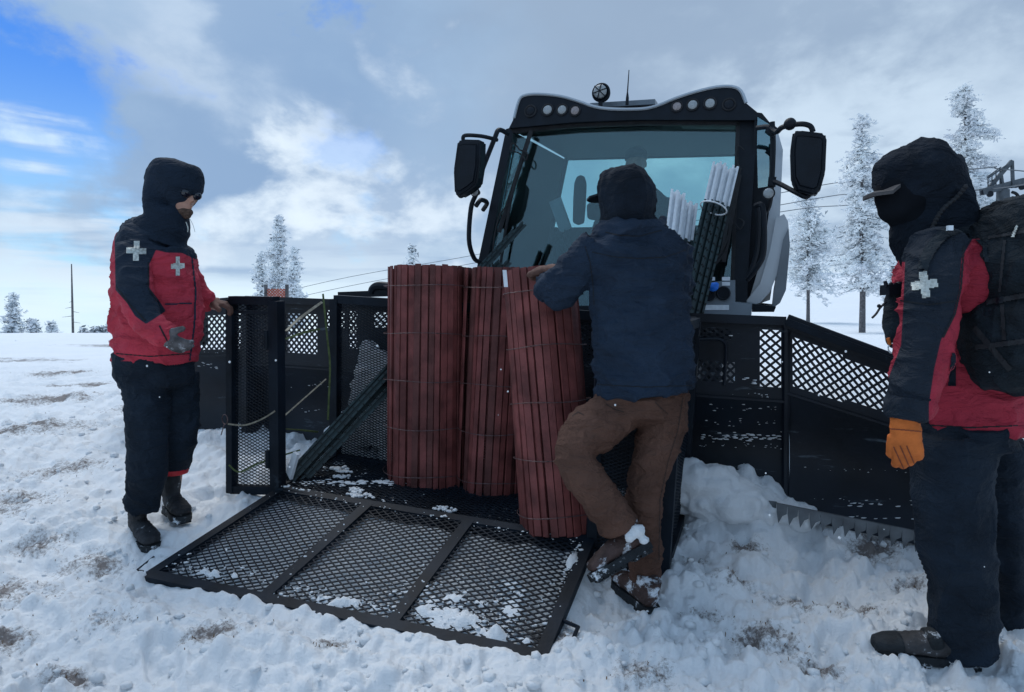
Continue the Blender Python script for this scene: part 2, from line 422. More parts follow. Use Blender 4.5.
def decal(bvh, outline, th=.004, step=1.2, mi=0):
    """flat patch sewn on a surface: outline polygon, its vertices dropped on the surface"""
    poly = np.array(outline, float); x0, y0 = poly.min(0); x1, y1 = poly.max(0)
    nx = max(2, int((x1-x0)/step)); ny = max(2, int((y1-y0)/step)); g = {}; m = MB()
    def inside(p):
        r = False
        for i in range(len(poly)):
            a = poly[i]; b = poly[(i+1) % len(poly)]
            if (a[1] > p[1]) != (b[1] > p[1]) and p[0] < (b[0]-a[0])*(p[1]-a[1])/(b[1]-a[1])+a[0]: r = not r
        return r
    vs = []; fs = []
    def vid(i, j):
        if (i, j) not in g:
            px = x0+(x1-x0)*i/nx; py = y0+(y1-y0)*j/ny; d = ray(px, py).normalized()
            h = bvh.ray_cast(CAM, d)
            if h[0] is None: g[(i, j)] = None
            else: vs.append(h[0]-d*th); g[(i, j)] = len(vs)-1
        return g[(i, j)]
    for i in range(nx):
        for j in range(ny):
            if inside((x0+(x1-x0)*(i+.5)/nx, y0+(y1-y0)*(j+.5)/ny)):
                q = [vid(i, j), vid(i+1, j), vid(i+1, j+1), vid(i, j+1)]
                if None not in q: fs.append(tuple(q))
    nb = len(vs); vs2 = vs+[v+(v-CAM).normalized()*(th+.003) for v in vs]; fs2 = fs+[tuple(nb+i for i in f[::-1]) for f in fs]
    ec = {}
    for f in fs:
        for a, b in zip(f, f[1:]+f[:1]): ec[(a, b)] = 1
    for a, b in list(ec):
        if (b, a) not in ec: fs2.append((b, a, nb+a, nb+b))
    m.add(vs2, fs2, mi); return m
def SCL(lst, k): return [tuple(list(a[:3])+[a[3]*k]+([a[4]*k] if len(a) > 4 else [])) for a in lst]
# ------------------------------------------------------------------ sky and light
SUN_AZ = R(-28); SUN_EL = R(60)      # behind the vehicle, to the left
def build_world():
    w = bpy.data.worlds.new('World'); sc.world = w; w.use_nodes = True; nt = w.node_tree; N = nt.nodes; L = nt.links
    bg = N['Background']; out = N['World Output']
    sky = N.new('ShaderNodeTexSky'); sky.sky_type = 'NISHITA'; sky.sun_disc = False; sky.sun_elevation = SUN_EL; sky.sun_rotation = SUN_AZ
    sky.air_density = 1.2; sky.dust_density = .6; sky.ozone_density = 2.0
    tc = N.new('ShaderNodeTexCoord'); D = tc.outputs['Generated']
    def mth(op, a, b=None, c=None, clamp=False):
        n = N.new('ShaderNodeMath'); n.operation = op; n.use_clamp = clamp
        for i, x in enumerate((a, b, c)):
            if x is None: continue
            if isinstance(x, (int, float)): n.inputs[i].default_value = x
            else: L.new(x, n.inputs[i])
        return n.outputs[0]
    def mr(x, a, b, c=0, d=1, sm=True):
        n = N.new('ShaderNodeMapRange'); n.interpolation_type = 'SMOOTHSTEP' if sm else 'LINEAR'
        for i, v in enumerate((a, b, c, d)): n.inputs[i+1].default_value = v
        L.new(x, n.inputs[0]); return n.outputs[0]
    def mixc(f, a, b):
        n = N.new('ShaderNodeMix'); n.data_type = 'RGBA'
        L.new(f, n.inputs[0])
        for i, x in ((6, a), (7, b)):
            if isinstance(x, tuple): n.inputs[i].default_value = (*x, 1)
            else: L.new(x, n.inputs[i])
        return n.outputs[2]
    def nz(scale, detail=8, zs=2.2, rough=.55, off=(0, 0, 0), dist=0.0):
        mp = N.new('ShaderNodeMapping'); mp.inputs['Scale'].default_value = (1, 1, zs); mp.inputs['Location'].default_value = off
        L.new(D, mp.inputs['Vector']); n = N.new('ShaderNodeTexNoise'); n.inputs['Scale'].default_value = scale
        n.inputs['Detail'].default_value = detail; n.inputs['Roughness'].default_value = rough; n.inputs['Distortion'].default_value = dist
        L.new(mp.outputs[0], n.inputs['Vector']); return n.outputs['Fac']
    big = nz(2.1, 7, 1.5, .50, (.3, 0, .1), .15); fine = nz(6, 9, 1.6, .56, (2, 1, 0), .15); str_ = nz(4, 6, 9, .5, (4, 2, 0), .2)
    def blob(px, py, rad, soft):        # an angular patch of sky round a direction
        d = ray(px, py).normalized(); n = N.new('ShaderNodeVectorMath'); n.operation = 'DOT_PRODUCT'
        L.new(D, n.inputs[0]); n.inputs[1].default_value = d
        ang = mth('ARCCOSINE', n.outputs['Value'], clamp=False)
        ang = mth('ADD', ang, mth('MULTIPLY', mth('SUBTRACT', fine, .5), .50))
        ang = mth('ADD', ang, mth('MULTIPLY', mth('SUBTRACT', big, .5), .32))
        return mr(ang, rad+soft, max(rad-soft, -.2))
    sep = N.new('ShaderNodeSeparateXYZ'); L.new(D, sep.inputs[0]); z = sep.outputs['Z']
    # blue holes
    blue = mixc(mr(z, .0, .35), (.42, .74, .97), (.06, .25, .80))
    skyc = N.new('ShaderNodeVectorMath'); skyc.operation = 'SCALE'; L.new(sky.outputs[0], skyc.inputs[0]); skyc.inputs['Scale'].default_value = .10
    bmix = N.new('ShaderNodeMix'); bmix.data_type = 'RGBA'; bmix.inputs[0].default_value = .93; L.new(skyc.outputs[0], bmix.inputs[6]); L.new(blue, bmix.inputs[7]); blue = bmix.outputs[2]
    # grey cloud body
    body = mixc(mr(big, .35, .68), (.25, .385, .575), (.345, .485, .67))
    body = mixc(mr(fine, .50, .80, 0, .12), body, (.47, .59, .74))
    dark = mth('MULTIPLY', blob(240, 150, .27, .13), .85); body = mixc(dark, body, (.235, .36, .56))
    dark2 = mth('MULTIPLY', blob(800, 60, .42, .22), .7); body = mixc(dark2, body, (.29, .375, .50))
    # white billows
    puff = nz(4.6, 10, 1.7, .55, (1.3, .4, 2.2), .15)
    for (px, py, r, s, a, c) in ((175, 8, .11, .10, .6, (.56, .68, .82)), (150, 60, .05, .08, .3, (.60, .70, .82)), (415, 195, .11, .08, 1.0, (.66, .77, .89)), (345, 240, .10, .07, .9, (.70, .80, .90)),
                                 (400, 250, .10, .09, .6, (.64, .75, .87)), (240, 262, .09, .06, .95, (.72, .83, .93)), (850, 285, .30, .14, .8, (.60, .73, .86))):
        body = mixc(mth('MULTIPLY', mth('MULTIPLY', blob(px, py, r, s), mr(puff, .42, .58, .12, 1)), a), body, c)
    lowband = mth('MULTIPLY', mr(z, .16, .02), mr(str_, .30, .55)); body = mixc(mth('MULTIPLY', lowband, .8), body, (.66, .79, .90))
    col = mixc(blob(5, 135, .17, .05), body, blue)
    col = mixc(mth('MULTIPLY', blob(375, 148, .012, .03), .45), col, blue)
    col = mixc(mth('MULTIPLY', blob(300, -14, .012, .025), .5), col, blue)
    # low pale bank and streaks on the left, under the blue
    bank = mth('MULTIPLY', blob(40, 262, .17, .06), mr(str_, .38, .58)); col = mixc(mth('MULTIPLY', bank, .85), col, (.60, .70, .82))
    pale = mth('MULTIPLY', mr(z, .075, .02), blob(60, 310, .32, .12)); col = mixc(mth('MULTIPLY', pale, .8), col, (.70, .86, .96))
    wisp = mth('MULTIPLY', blob(40, 185, .08, .05), mr(str_, .48, .62)); col = mixc(mth('MULTIPLY', wisp, .6), col, (.62, .82, .95))
    gnd = mr(z, -.02, -.12); col = mixc(gnd, col, (.45, .52, .60))
    em = N.new('ShaderNodeBackground'); L.new(col, bg.inputs['Color']); bg.inputs['Strength'].default_value = 1.0
    N.remove(em); L.new(bg.outputs[0], out.inputs[0])
build_world()
sl = bpy.data.lights.new('sun', 'SUN'); sl.energy = 1.6; sl.angle = R(40); sl.color = (1, .985, .965)
so = bpy.data.objects.new('sun', sl); COL.objects.link(so)
sd = Vector((math.sin(SUN_AZ)*math.cos(SUN_EL), math.cos(SUN_AZ)*math.cos(SUN_EL), math.sin(SUN_EL)))
so.rotation_euler = sd.to_track_quat('Z', 'Y').to_euler()
sc.view_settings.view_transform = 'Standard'; sc.view_settings.look = 'None'; sc.view_settings.exposure = 0.2; sc.view_settings.gamma = 1

# ------------------------------------------------------------------ ground
_ty = np.array([-40, -5, 0, 1, 2.33, 3, 3.6, 4.2, 5, 6, 8, 11, 15, 20, 30, 45, 60, 120, 300, 900.])
_tz = np.array([-6, -1.3, -.41, -.22, .035, .162, .276, .38, .48, .53, .56, .58, .60, .60, .46, .0, -.7, -3.5, -12, -40.])
_fy = np.concatenate([np.arange(-40, 40, .05), np.arange(40, 900, 1.)]); _fz = np.interp(_fy, _ty, _tz)
_k = np.exp(-.5*(np.arange(-12, 13)/5.)**2); _k /= _k.sum(); _fz2 = np.convolve(np.pad(_fz, 12, 'edge'), _k, 'valid'); _fz = np.where(_fy < 38, _fz2, _fz)
_hy = np.array([0, 18, 25, 35, 60, 120, 240, 500, 900.]); _hz = np.array([0, 0, .1, .62, 3.4, 11.0, 26, 50, 60.])
RAMP = [P(282, 491, 3.57), P(590, 542, 2.93), P(541, 659, 2.36), P(150, 577, 2.95)]   # hinge left, hinge right, outer right, outer left
def sstep(x, a, b): t = np.clip((x-a)/(b-a), 0, 1); return t*t*(3-2*t)
def Gb(x, y):
    x = np.asarray(x, float); y = np.asarray(y, float)
    z = np.interp(y, _fy, _fz)
    r = x/np.maximum(y, 1)
    z = z + sstep(r, .12, .42)*np.interp(y, _hy, _hz)
    return z
rn = (RAMP[1]-RAMP[0]).cross(RAMP[3]-RAMP[0]).normalized()
def in_poly(x, y, poly):
    ins = np.zeros(x.shape, bool); d = np.full(x.shape, 1e9)
    for i in range(len(poly)):
        a = poly[i]; b = poly[(i+1) % len(poly)]
        c = ((a[1] > y) != (b[1] > y)) & (x < (b[0]-a[0])*(y-a[1])/((b[1]-a[1]) or 1e-9)+a[0]); ins ^= c
        ab = np.array([b[0]-a[0], b[1]-a[1]]); t = np.clip(((x-a[0])*ab[0]+(y-a[1])*ab[1])/(ab@ab), 0, 1)
        d = np.minimum(d, np.hypot(x-a[0]-t*ab[0], y-a[1]-t*ab[1]))
    return np.where(ins, d, -d)
def ramp_z(x, y): return RAMP[0].z - (rn.x*(x-RAMP[0].x)+rn.y*(y-RAMP[0].y))/rn.z
# footprints (x, y, angle, depth)
def gp(px, py):            # pixel on the bare ground -> point
    Y = 1.5
    while Y < 60:
        p = P(px, py, Y)
        if p.z < float(Gb(p.x, p.y)): break
        Y *= 1.004
    return P(px, py, Y)
bare = [(20, 590, .16), (110, 625, .10), (45, 545, .12), (25, 430, .25), (70, 470, .2), (5, 640, .1), (90, 560, .12), (55, 375, .4), (130, 410, .2), (215, 640, .1), (330, 640, .07), (100, 385, .35), (60, 400, .3), (190, 425, .25), (10, 510, .2), (845, 520, .10), (875, 545, .10), (800, 600, .12), (860, 610, .09), (770, 640, .12), (815, 675, .08), (690, 560, .07), (700, 615, .07), (545, 635, .10), (745, 550, .08), (640, 680, .1), (900, 470, .12), (120, 345, .8), (30, 360, .6), (230, 350, .5), (730, 585, .08), (75, 690, .08), (910, 580, .07), (975, 520, .15)]
barep = [(gp(a, b), r) for a, b, r in bare]
def quadpt2(u, v):
    q = quadpt(RAMP, u, v); return np.array([q.x, q.y])
def build_ground():
    t = np.concatenate([np.linspace(-3, -.95, 60, endpoint=False), np.linspace(-.95, .95, 760), np.linspace(.95, 3, 61)[1:]])
    ys = [-2.0, -1.2, -.4, .3, .8]; y = 1.2
    while y < 900: ys.append(y); y += max(.011, (y-0)*.0052 if y < 9 else y*.011)
    ys = np.array(ys); X = t[None, :]*(np.maximum(ys, .5)[:, None]+.35); Y = np.repeat(ys[:, None], len(t), 1)
    x = X.ravel(); y = Y.ravel(); z = Gb(x, y)
    near = 1-sstep(y, 6, 14); p = np.stack([x, y], 1)
    # worn, kicked up snow
    rough = .58+.42*sstep(fbm(p*.9, 3, 3), -.25, .25); rough = rough*(.72+.28*sstep(x, -.6, .6))
    b1 = 1-np.abs(fbm(p*2.3, 3, 11))*2; b2 = np.abs(fbm(p*6.5, 3, 21)); b3 = np.abs(noise(p*15, 31)); b4 = np.abs(noise(p*34, 41)); b5 = noise(p*80, 51)
    h = fbm(p*1.1, 3, 1)*.07 + (b1-.6)*.035 + rough*(b2*.058+b3*.030+b4*.017) + b5*.003 + (.55-rough*.4)*np.abs(fbm(p*np.array([3.5, 9])+7, 4, 15))*.07
    # long soft ridges (machine passes) at the left
    h += .028*np.sin((y*3.1+x*.8+fbm(p*.8, 2, 5)*2)*3.2)*(1-sstep(x, -1.2, .2))*(1-sstep(y, 3.4, 5))
    z = z + h*near + (1-near)*(fbm(p*.35, 4, 8)*.12*np.minimum(1, 12/np.maximum(y, 1))+fbm(p*.08, 3, 9)*.3*sstep(y, 20, 60)*sstep(x/np.maximum(y, 1), .15, .4))
    # clods pressed into the surface
    H = np.zeros_like(z); Z2 = H.reshape(X.shape)
    for k in range(9500):
        cy = 1.7+rng.random()**1.4*5.2; cx = (rng.random()*2-1)*(cy*.95+.3)
        r = .009+.040*rng.random()**3.2
        if rng.random() < .30 and cx < .3: continue
        i0, i1 = np.searchsorted(ys, [cy-r, cy+r]); tt0 = (cx-r)/(cy+.35); tt1 = (cx+r)/(cy+.35); j0, j1 = np.searchsorted(t, [min(tt0, tt1)-.004, max(tt0, tt1)+.004])
        if i1 <= i0 or j1 <= j0: continue
        sx = X[i0:i1, j0:j1]-cx; sy = Y[i0:i1, j0:j1]-cy
        d = 1-(sx*sx+sy*sy*1.2)/(r*r); Z2[i0:i1, j0:j1] = np.maximum(Z2[i0:i1, j0:j1], np.sqrt(np.clip(d, 0, 1))*r*.75)
    z = z + Z2.ravel()*(.35+.65*rough)
    # snow bank in front of the right half of the blade, and one ploughed up on the left
    for (px, py, Yc, ra, hh) in ((725, 500, 3.42, .20, .15), (765, 505, 3.40, .14, .13), (690, 505, 3.48, .12, .12), (845, 515, 3.35, .10, .05), (215, 440, 4.4, .16, .10), (840, 560, 2.95, .3, -.05), (900, 570, 2.9, .2, -.06), (790, 540, 3.1, .15, -.04)):
        c = P(px, py, Yc); d2 = ((x-c.x)**2+(y-c.y)**2)/(ra*ra); z = z + hh*np.exp(-d2**1.3*.7)*(1+.25*fbm(p*9, 3, 61))
    # boot prints
    fr_ = np.random.default_rng(5)
    for k in range(64):
        cy = fr_.uniform(1.9, 4.6); cx = fr_.uniform(-.85, .8)*cy; an = fr_.uniform(-.9, .9)+(1.57 if fr_.random() < .5 else 0); dp = fr_.uniform(.018, .045)
        dx = (x-cx)*np.cos(an)+(y-cy)*np.sin(an); dy = -(x-cx)*np.sin(an)+(y-cy)*np.cos(an); rr_ = np.sqrt((dx/.15)**2+(dy/.06)**2)
        z = z - dp*(1-sstep(rr_, .75, 1.12)) + dp*.45*np.exp(-((rr_-1.28)/.2)**2)*(.5+fbm(p*22, 2, 99))
    # feet press it down
    for (px, py, Yc, r) in ((142, 528, 3.3, .17), (178, 503, 3.45, .16), (645, 605, 2.68, .15), (940, 655, 2.36, .22), (1005, 655, 2.45, .14), (600, 600, 2.6, .12)):
        c = P(px, py, Yc); d2 = ((x-c.x)**2+(y-c.y)**2)/(r*r); z = z - .035*np.exp(-d2)
    # level bed under the lowered gate
    sdd = in_poly(x, y, [(q.x, q.y) for q in RAMP]); k = sstep(sdd, -.10, .03); bed = ramp_z(x, y)-.030+.022*fbm(p*7, 3, 71)+.008*b3
    rq = np.array([[q.x, q.y] for q in RAMP]); drift = np.zeros_like(z)
    for (a, b, su, sv, hh) in ((.08, .90, .07, .06, .045), (.20, .88, .05, .04, .04), (.45, .90, .08, .05, .045), (.56, .93, .06, .04, .035), (.76, .72, .09, .04, .034), (.80, .84, .10, .05, .038), (.90, .93, .08, .05, .034), (.98, .2, .02, .15, .05), (.25, .02, .2, .02, .045), (.55, .02, .2, .015, .04), (.5, .5, .5, .5, .008)):
        c = quadpt2(a, b); e1 = quadpt2(a+.01, b)-c; e2 = quadpt2(a, b+.01)-c; M = np.linalg.inv(np.array([[e1[0], e2[0]], [e1[1], e2[1]]])); uu = (M[0, 0]*(x-c[0])+M[0, 1]*(y-c[1]))*.01; vv = (M[1, 0]*(x-c[0])+M[1, 1]*(y-c[1]))*.01
        drift = drift+hh*np.exp(-(uu/su)**2-(vv/sv)**2)
    bed = bed+drift*(.60+1.3*fbm(p*np.array([16, 26]), 4, 77))
    z = z*(1-k)+bed*k
    k2 = sstep(sdd, -.32, -.06)*(1-k); lim = ramp_z(x, y)-.026+.03*fbm(p*5, 3, 73)+.045*b2+.030*b3+.016*b4; z = z*(1-k2)+np.minimum(z, lim)*k2
    bq = [VF(-.15, -.03, 0), VF(2.12, -.03, 0), VF(2.12, .72, 0), VF(-.2, .72, 0)]; sb = in_poly(x, y, [(q.x, q.y) for q in bq]); kb = sstep(sb, -.06, .02)
    fz_ = O.z-(W.x*(x-O.x)+W.y*(y-O.y))/W.z; z = z*(1-kb)+np.minimum(z, fz_-.05+.01*b3)*kb
    dirt = np.zeros_like(z)
    for c, r in barep:
        dirt = np.maximum(dirt, np.exp(-(((x-c.x)/(r*1.6))**2+((y-c.y)/r)**2)*1.1))
    dirt = dirt*(.35+1.0*(fbm(p*9, 4, 81)*.5+.5)) + .34*sstep(fbm(p*2.6, 4, 91), .05, .4)*sstep(y, 2.0, 5)
    z = z - .02*dirt*near
    verts = np.stack([x, y, z], 1); nr, nc = X.shape
    idx = np.arange(nr*nc).reshape(nr, nc); q = np.stack([idx[:-1, :-1], idx[:-1, 1:], idx[1:, 1:], idx[1:, :-1]], -1).reshape(-1, 4)
    me = bpy.data.meshes.new('snow_ground'); me.vertices.add(len(verts)); me.vertices.foreach_set('co', verts.ravel())
    me.loops.add(q.size); me.loops.foreach_set('vertex_index', q.ravel().astype(np.int32)); me.polygons.add(len(q)); me.polygons.foreach_set('loop_start', np.arange(0, q.size, 4).astype(np.int32))
    me.update(calc_edges=True); at = me.attributes.new('dirt', 'FLOAT', 'POINT'); at.data.foreach_set('value', dirt.astype(np.float32))
    o = link_mesh('snow_ground', me, ['snow_ground'], smooth=True); tag(o, kind='structure'); return o, ys, t, z.reshape(X.shape)
ground, GYS, GT, GZ = build_ground()
def gz(x, y):
    i = min(max(int(np.searchsorted(GYS, y)), 1), len(GYS)-1); j = min(max(int(np.searchsorted(GT, x/(max(y, .5)+.35))), 1), len(GT)-1)
    return float(GZ[i-1, j-1])

# dry grass sticking out of the bare spots: one uncountable mass
def build_grass():
    m = MB()
    for c, r in barep:
        if c.y > 7: continue
        for k in range(int(12+r*60)):
            x = c.x+random.gauss(0, r*.8); y = c.y+random.gauss(0, r*.45); z = gz(x, y)
            h = random.uniform(.003, .012); a = random.uniform(0, 6.28); l = random.uniform(.3, 1.6)
            tip = Vector((x+math.cos(a)*h*l, y+math.sin(a)*h*l, z+h*.7)); w = random.uniform(.0015, .004)
            m.bar(Vector((x, y, z-.012)), tip, w, w*.6)
    o = m.build('dry_grass', 'grass_dry', auto=False); tag(o, 'scattered brown grass tips poking through the trampled snow', 'grass', kind='stuff')
build_grass()
# loose snow clods
def build_clods():
    m = MB(); n = 0
    base = bmesh.new(); bmesh.ops.create_icosphere(base, subdivisions=1, radius=1); bv = np.array([v.co[:] for v in base.verts]); bf = [tuple(v.index for v in f.verts) for f in base.faces]; base.free()
    while n < 3400:
        y = 1.75+random.random()**1.3*3.6; x = random.uniform(-1, 1)*(y*.9)
        if x < 0 and random.random() < .35: continue
        if -1.8 < x < .75 and y > 2.3 and y < 4.2:
            if float(in_poly(np.array([x]), np.array([y]), [(q.x, q.y) for q in RAMP])[0]) > -.05: continue
        r = .0028+.022*random.random()**5.0
        s = np.array([random.uniform(.8, 1.4), random.uniform(.8, 1.3), random.uniform(.6, .95)])*r
        d = 1+.28*noise(bv*1.7+n*3.1, 5)+.1*noise(bv*4+n, 6); v = bv*d[:, None]*s+np.array([x, y, gz(x, y)+r*.15]); m.add(v.tolist(), bf); n += 1
    me = m.mesh('snow_clods'); o = link_mesh('snow_clods', me, ['snow'], smooth=True); tag(o, 'loose clods of kicked up snow strewn over the ground', 'snow clods', kind='stuff')
build_clods()

# ------------------------------------------------------------------ frosted conifers
def conifer(px, ytop, ybase, Y, label, group, halfw, bare=.16, seed=0, dens=1.0, lean=0, light=.75, cat='tree', shape=1.0, pw=.62):
    rd = random.Random(seed); b = P(px, ybase, Y); top = P(px+lean, ytop, Y); H = top.z-b.z; hw = halfw*Y/FPX
    g = float(Gb(b.x, b.y)); root = root_empty('frosted_conifer', (b.x, b.y, min(b.z, g)), label, cat, group)
    ax = top-b; t = MB(); r0 = max(.05, H*.015)
    pts = [b-Vector((0, 0, max(.3, b.z-g+.3)))]+[b+ax*k/6+Vector((rd.uniform(-1, 1)*.008*H*(k % 2), 0, 0)) for k in range(7)]
    t.tube(pts, [r0*1.2]+[r0*(1-.9*k/6) for k in range(7)], 7); t.build('trunk', 'bark', root)
    c = MB(); nb = int((55+H*22)*dens); ts = max(.06, Y*.0066)
    ph = [rd.uniform(0, 6.28) for _ in range(4)]
    for k in range(nb):
        f = bare+(1-bare)*((k+rd.random())/nb)
        a = rd.uniform(0, 6.283)
        lump = .62+.22*math.sin(f*17+ph[0]+a)+.20*math.sin(f*41+ph[1]-2*a)
        env = min(1, (1-f)**pw*1.12)*shape*1.7
        if f < bare+.10: env *= .35+.65*rd.random()
        L = hw*max(.10, env)*max(.25, lump)*rd.uniform(.75, 1.25)
        p0 = b+ax*f; d = Vector((math.cos(a), math.sin(a), rd.uniform(-.25, .15) if f < .85 else rd.uniform(.1, .9))); ns = max(2, int(L/(ts*.42)))
        for s_ in range(1, ns+1):
            u = s_/ns; q = p0+d*L*u+Vector((0, 0, -.20*L*u*u))
            for w in range(3 if u > .3 else 1):
                o = Vector((rd.gauss(0, ts*.42), rd.gauss(0, ts*.42), rd.gauss(0, ts*.38))); cc = q+o
                sz = ts*rd.uniform(.30, .80); wht = rd.random() < light
                if not wht: cc = cc-Vector((0, 0, ts*.35))
                e1 = Vector((rd.gauss(0, 1), rd.gauss(0, 1), rd.gauss(0, .45))).normalized()*sz; e2 = Vector((rd.gauss(0, 1), rd.gauss(0, 1), rd.gauss(0, .6))).normalized()*sz*.7
                e3 = e1.cross(e2); e3 = e3.normalized()*sz*.45 if e3.length > 1e-6 else Vector((0, 0, sz*.3))
                c.add([cc-e1, cc+e2, cc+e1*.8-e2*.5, cc+e3], [(0, 1, 3), (1, 2, 3), (2, 0, 3), (0, 2, 1)], 0 if wht else 1)
        if rd.random() < .8: c.tube([p0, p0+d*L*.9+Vector((0, 0, -.16*L))], [max(.012, r0*.16), .006], 4, 1)
    me = c.mesh('crown'); link_mesh('crown', me, ['frost', 'needle'], root)
    return root
GR = 'frosted trees on the slope right of the vehicle'; GLt = 'cluster of frosted trees behind the basket'; GF = 'small distant trees on the left skyline'
conifer(808, 192, 318, 33, 'broad frosted pine with bare lower trunk, nearest the vehicle mirror', GR, 23, .24, 11, 1.1, shape=1.1, light=.965, pw=.45)
conifer(862, 116, 333, 25, 'tallest slender frosted pine standing beyond the right plough wing', GR, 26, .20, 12, 1.3, shape=1.1, light=.965, pw=.6)
conifer(966, 86, 335, 24, 'frosted pine rising behind the hood of the person with a backpack', GR, 30, .25, 13, 1.3, shape=1.1, light=.965, pw=.5)
conifer(893, 262, 303, 55, 'small hazy frosted pine beside the chest radio', GR, 10, .1, 14, .8)
conifer(279, 218, 330, 30, 'tallest pointed tree in the middle of the left cluster', GLt, 14, .05, 15, 1.6, light=.95)
conifer(262, 253, 330, 31, 'left shorter tree in the cluster beside the steel basket', GLt, 9, .05, 16, 1.4, light=.95)
conifer(294, 249, 330, 29, 'right shorter tree in the cluster beside the steel basket', GLt, 11, .05, 17, 1.4, light=.95)
conifer(412, 246, 330, 34, 'faint frosted treetop just above the leftmost red roll', GLt, 9, .05, 18, .9, light=.8)
conifer(13, 295, 335, 45, 'largest small tree at the far left of the skyline', GF, 6.5, .03, 21, 1.0, light=.8)
conifer(33, 320, 335, 48, 'stubby flat topped tree second from left on the skyline', GF, 4, .03, 22, .8, light=.8)
conifer(52, 324, 335, 48, 'tiny pointed tree just left of the bare pole', GF, 3.4, .03, 23, .8, light=.8)
for i, (a, b_) in enumerate(((84, 331), (94, 330), (101, 329), (107, 327))):
    conifer(a, b_-1, 336, 60, ('first', 'second', 'third', 'fourth')[i]+' of four tiny dark treetops between the bare pole and the red jacket', GF, 3.2, .02, 30+i, .6, light=.25)
def snag():
    b = P(73, 338, 40); root = root_empty('dead_tree', b, 'thin bare dead trunk standing like a pole on the left skyline', 'dead tree')
    t = MB(); tp = P(71.5, 264, 40); t.tube([b-Vector((0, 0, .5)), b+(tp-b)*.5, tp], [.075, .06, .03], 7); t.build('trunk', 'bark', root)
    for f, l in ((.42, -.5), (.36, .35), (.5, -.25), (.3, -.7), (.22, .4)):
        m = MB(); p = b+(tp-b)*f; m.tube([p, p+Vector((l, .1, -.08))], [.018, .008], 5); m.build('limb', 'bark', root)
snag()

# ------------------------------------------------------------------ chair lift tower and cables
def lift():
    Yt = 22; q = lambda x, y, d=0: P(x, y, Yt+d)
    base = P(1003, 330, Yt); base.z = float(Gb(base.x, base.y))-.2
    root = root_empty('lift_tower', base, 'grey chairlift tower with crossarm above the backpack', 'lift tower')
    m = MB(); m.tube([base, q(1003, 190)], [.26, .19], 14); m.build('mast', 'galvanised', root)
    m = MB(); m.bar(q(982, 192, -.3), q(1024, 181, .3), .17, .22); m.bar(q(1024, 181, .3), q(1050, 176, .6), .14, .18); m.build('crossarm', 'galvanised', root)
    m = MB(); m.bar(q(989, 188), q(1012, 161), .09, .12); m.bar(q(1012, 161), q(1013, 188), .08); m.bar(q(1001, 175), q(1003, 190), .08); m.bar(q(988, 178), q(1013, 161), .05); m.build('gantry', 'galvanised', root)
    m = MB()
    for x in (988, 992, 996, 1000): m.bar(q(x, 190-(x-988)*.3), q(x, 176-(x-988)*.7), .025)
    m.bar(q(987, 177), q(1001, 167), .03); m.bar(q(987, 183), q(1001, 176), .025); m.build('railing', 'galvanised', root)
    for (x, y, d) in ((984, 192, -.3), (990, 194, -.3), (1016, 185, .2), (1022, 187, .3)):
        s = MB(); s.disc(q(x, y, d), Vector((0, 1, 0)), .10, .07, 14); s.build('sheave', 'plastic_black', root)
    m = MB(); m.tube(bez([q(1012, 192), q(1018, 196), q(1026, 215), q(1030, 260)], 5), .05, 7); m.build('conduit', 'plastic_black', root)
    def cable(pts, lab):
        m = MB(); p = bez([P(*a) for a in pts], 8); m.tube(p, .019, 6); o = m.build('lift_cable', 'cable'); tag(o, lab, 'cable', 'chairlift cables')
    cable([(180, 318, 60), (330, 281, 52), (480, 254, 46), (780, 193, 30), (860, 182, 26), (984, 168, 22), (1000, 169, 22), (1100, 178, 19)], 'uppermost chairlift cable passing above the frosted trees')
    cable([(180, 325, 60), (330, 290, 52), (480, 262, 46), (780, 205, 30), (860, 195, 26), (982, 190, 22), (1100, 172, 19)], 'middle chairlift cable running to the tower crossarm')
    cable([(600, 245, 36), (780, 212, 30), (860, 204, 26), (1010, 186, 22), (1100, 176, 19)], 'lowest chairlift cable seen just right of the cab')
lift()
def net():
    q = [P(266, 289, 7.4), P(287, 289, 7.2), P(287, 372, 7.2), P(266, 372, 7.4)]
    root = root_empty('orange_net', q[2], 'small piece of orange plastic netting behind the plough blade', 'netting')
    m = MB(); expanded(m, q, 14, 56, .014, .006); m.build('mesh_sheet', 'orange_net', root, auto=False)
    for a, b in ((0, 3), (1, 2)):
        m = MB(); m.bar(q[a]+Vector((0, 0, .05)), q[b]-Vector((0, 0, .1)), .03); m.build('stake', 'bark', root)
net()
def flakes():
    m = MB()
    for k in range(90):
        y = random.uniform(1.2, 5.5); p = P(random.uniform(0, 1024), random.uniform(330, 660), y); m.ball(p, random.uniform(.0016, .0030), 0, 6)
    o = m.build('snowflakes', 'snow'); tag(o, 'sparse small snowflakes drifting in the air', 'snowflakes', kind='stuff')
flakes()
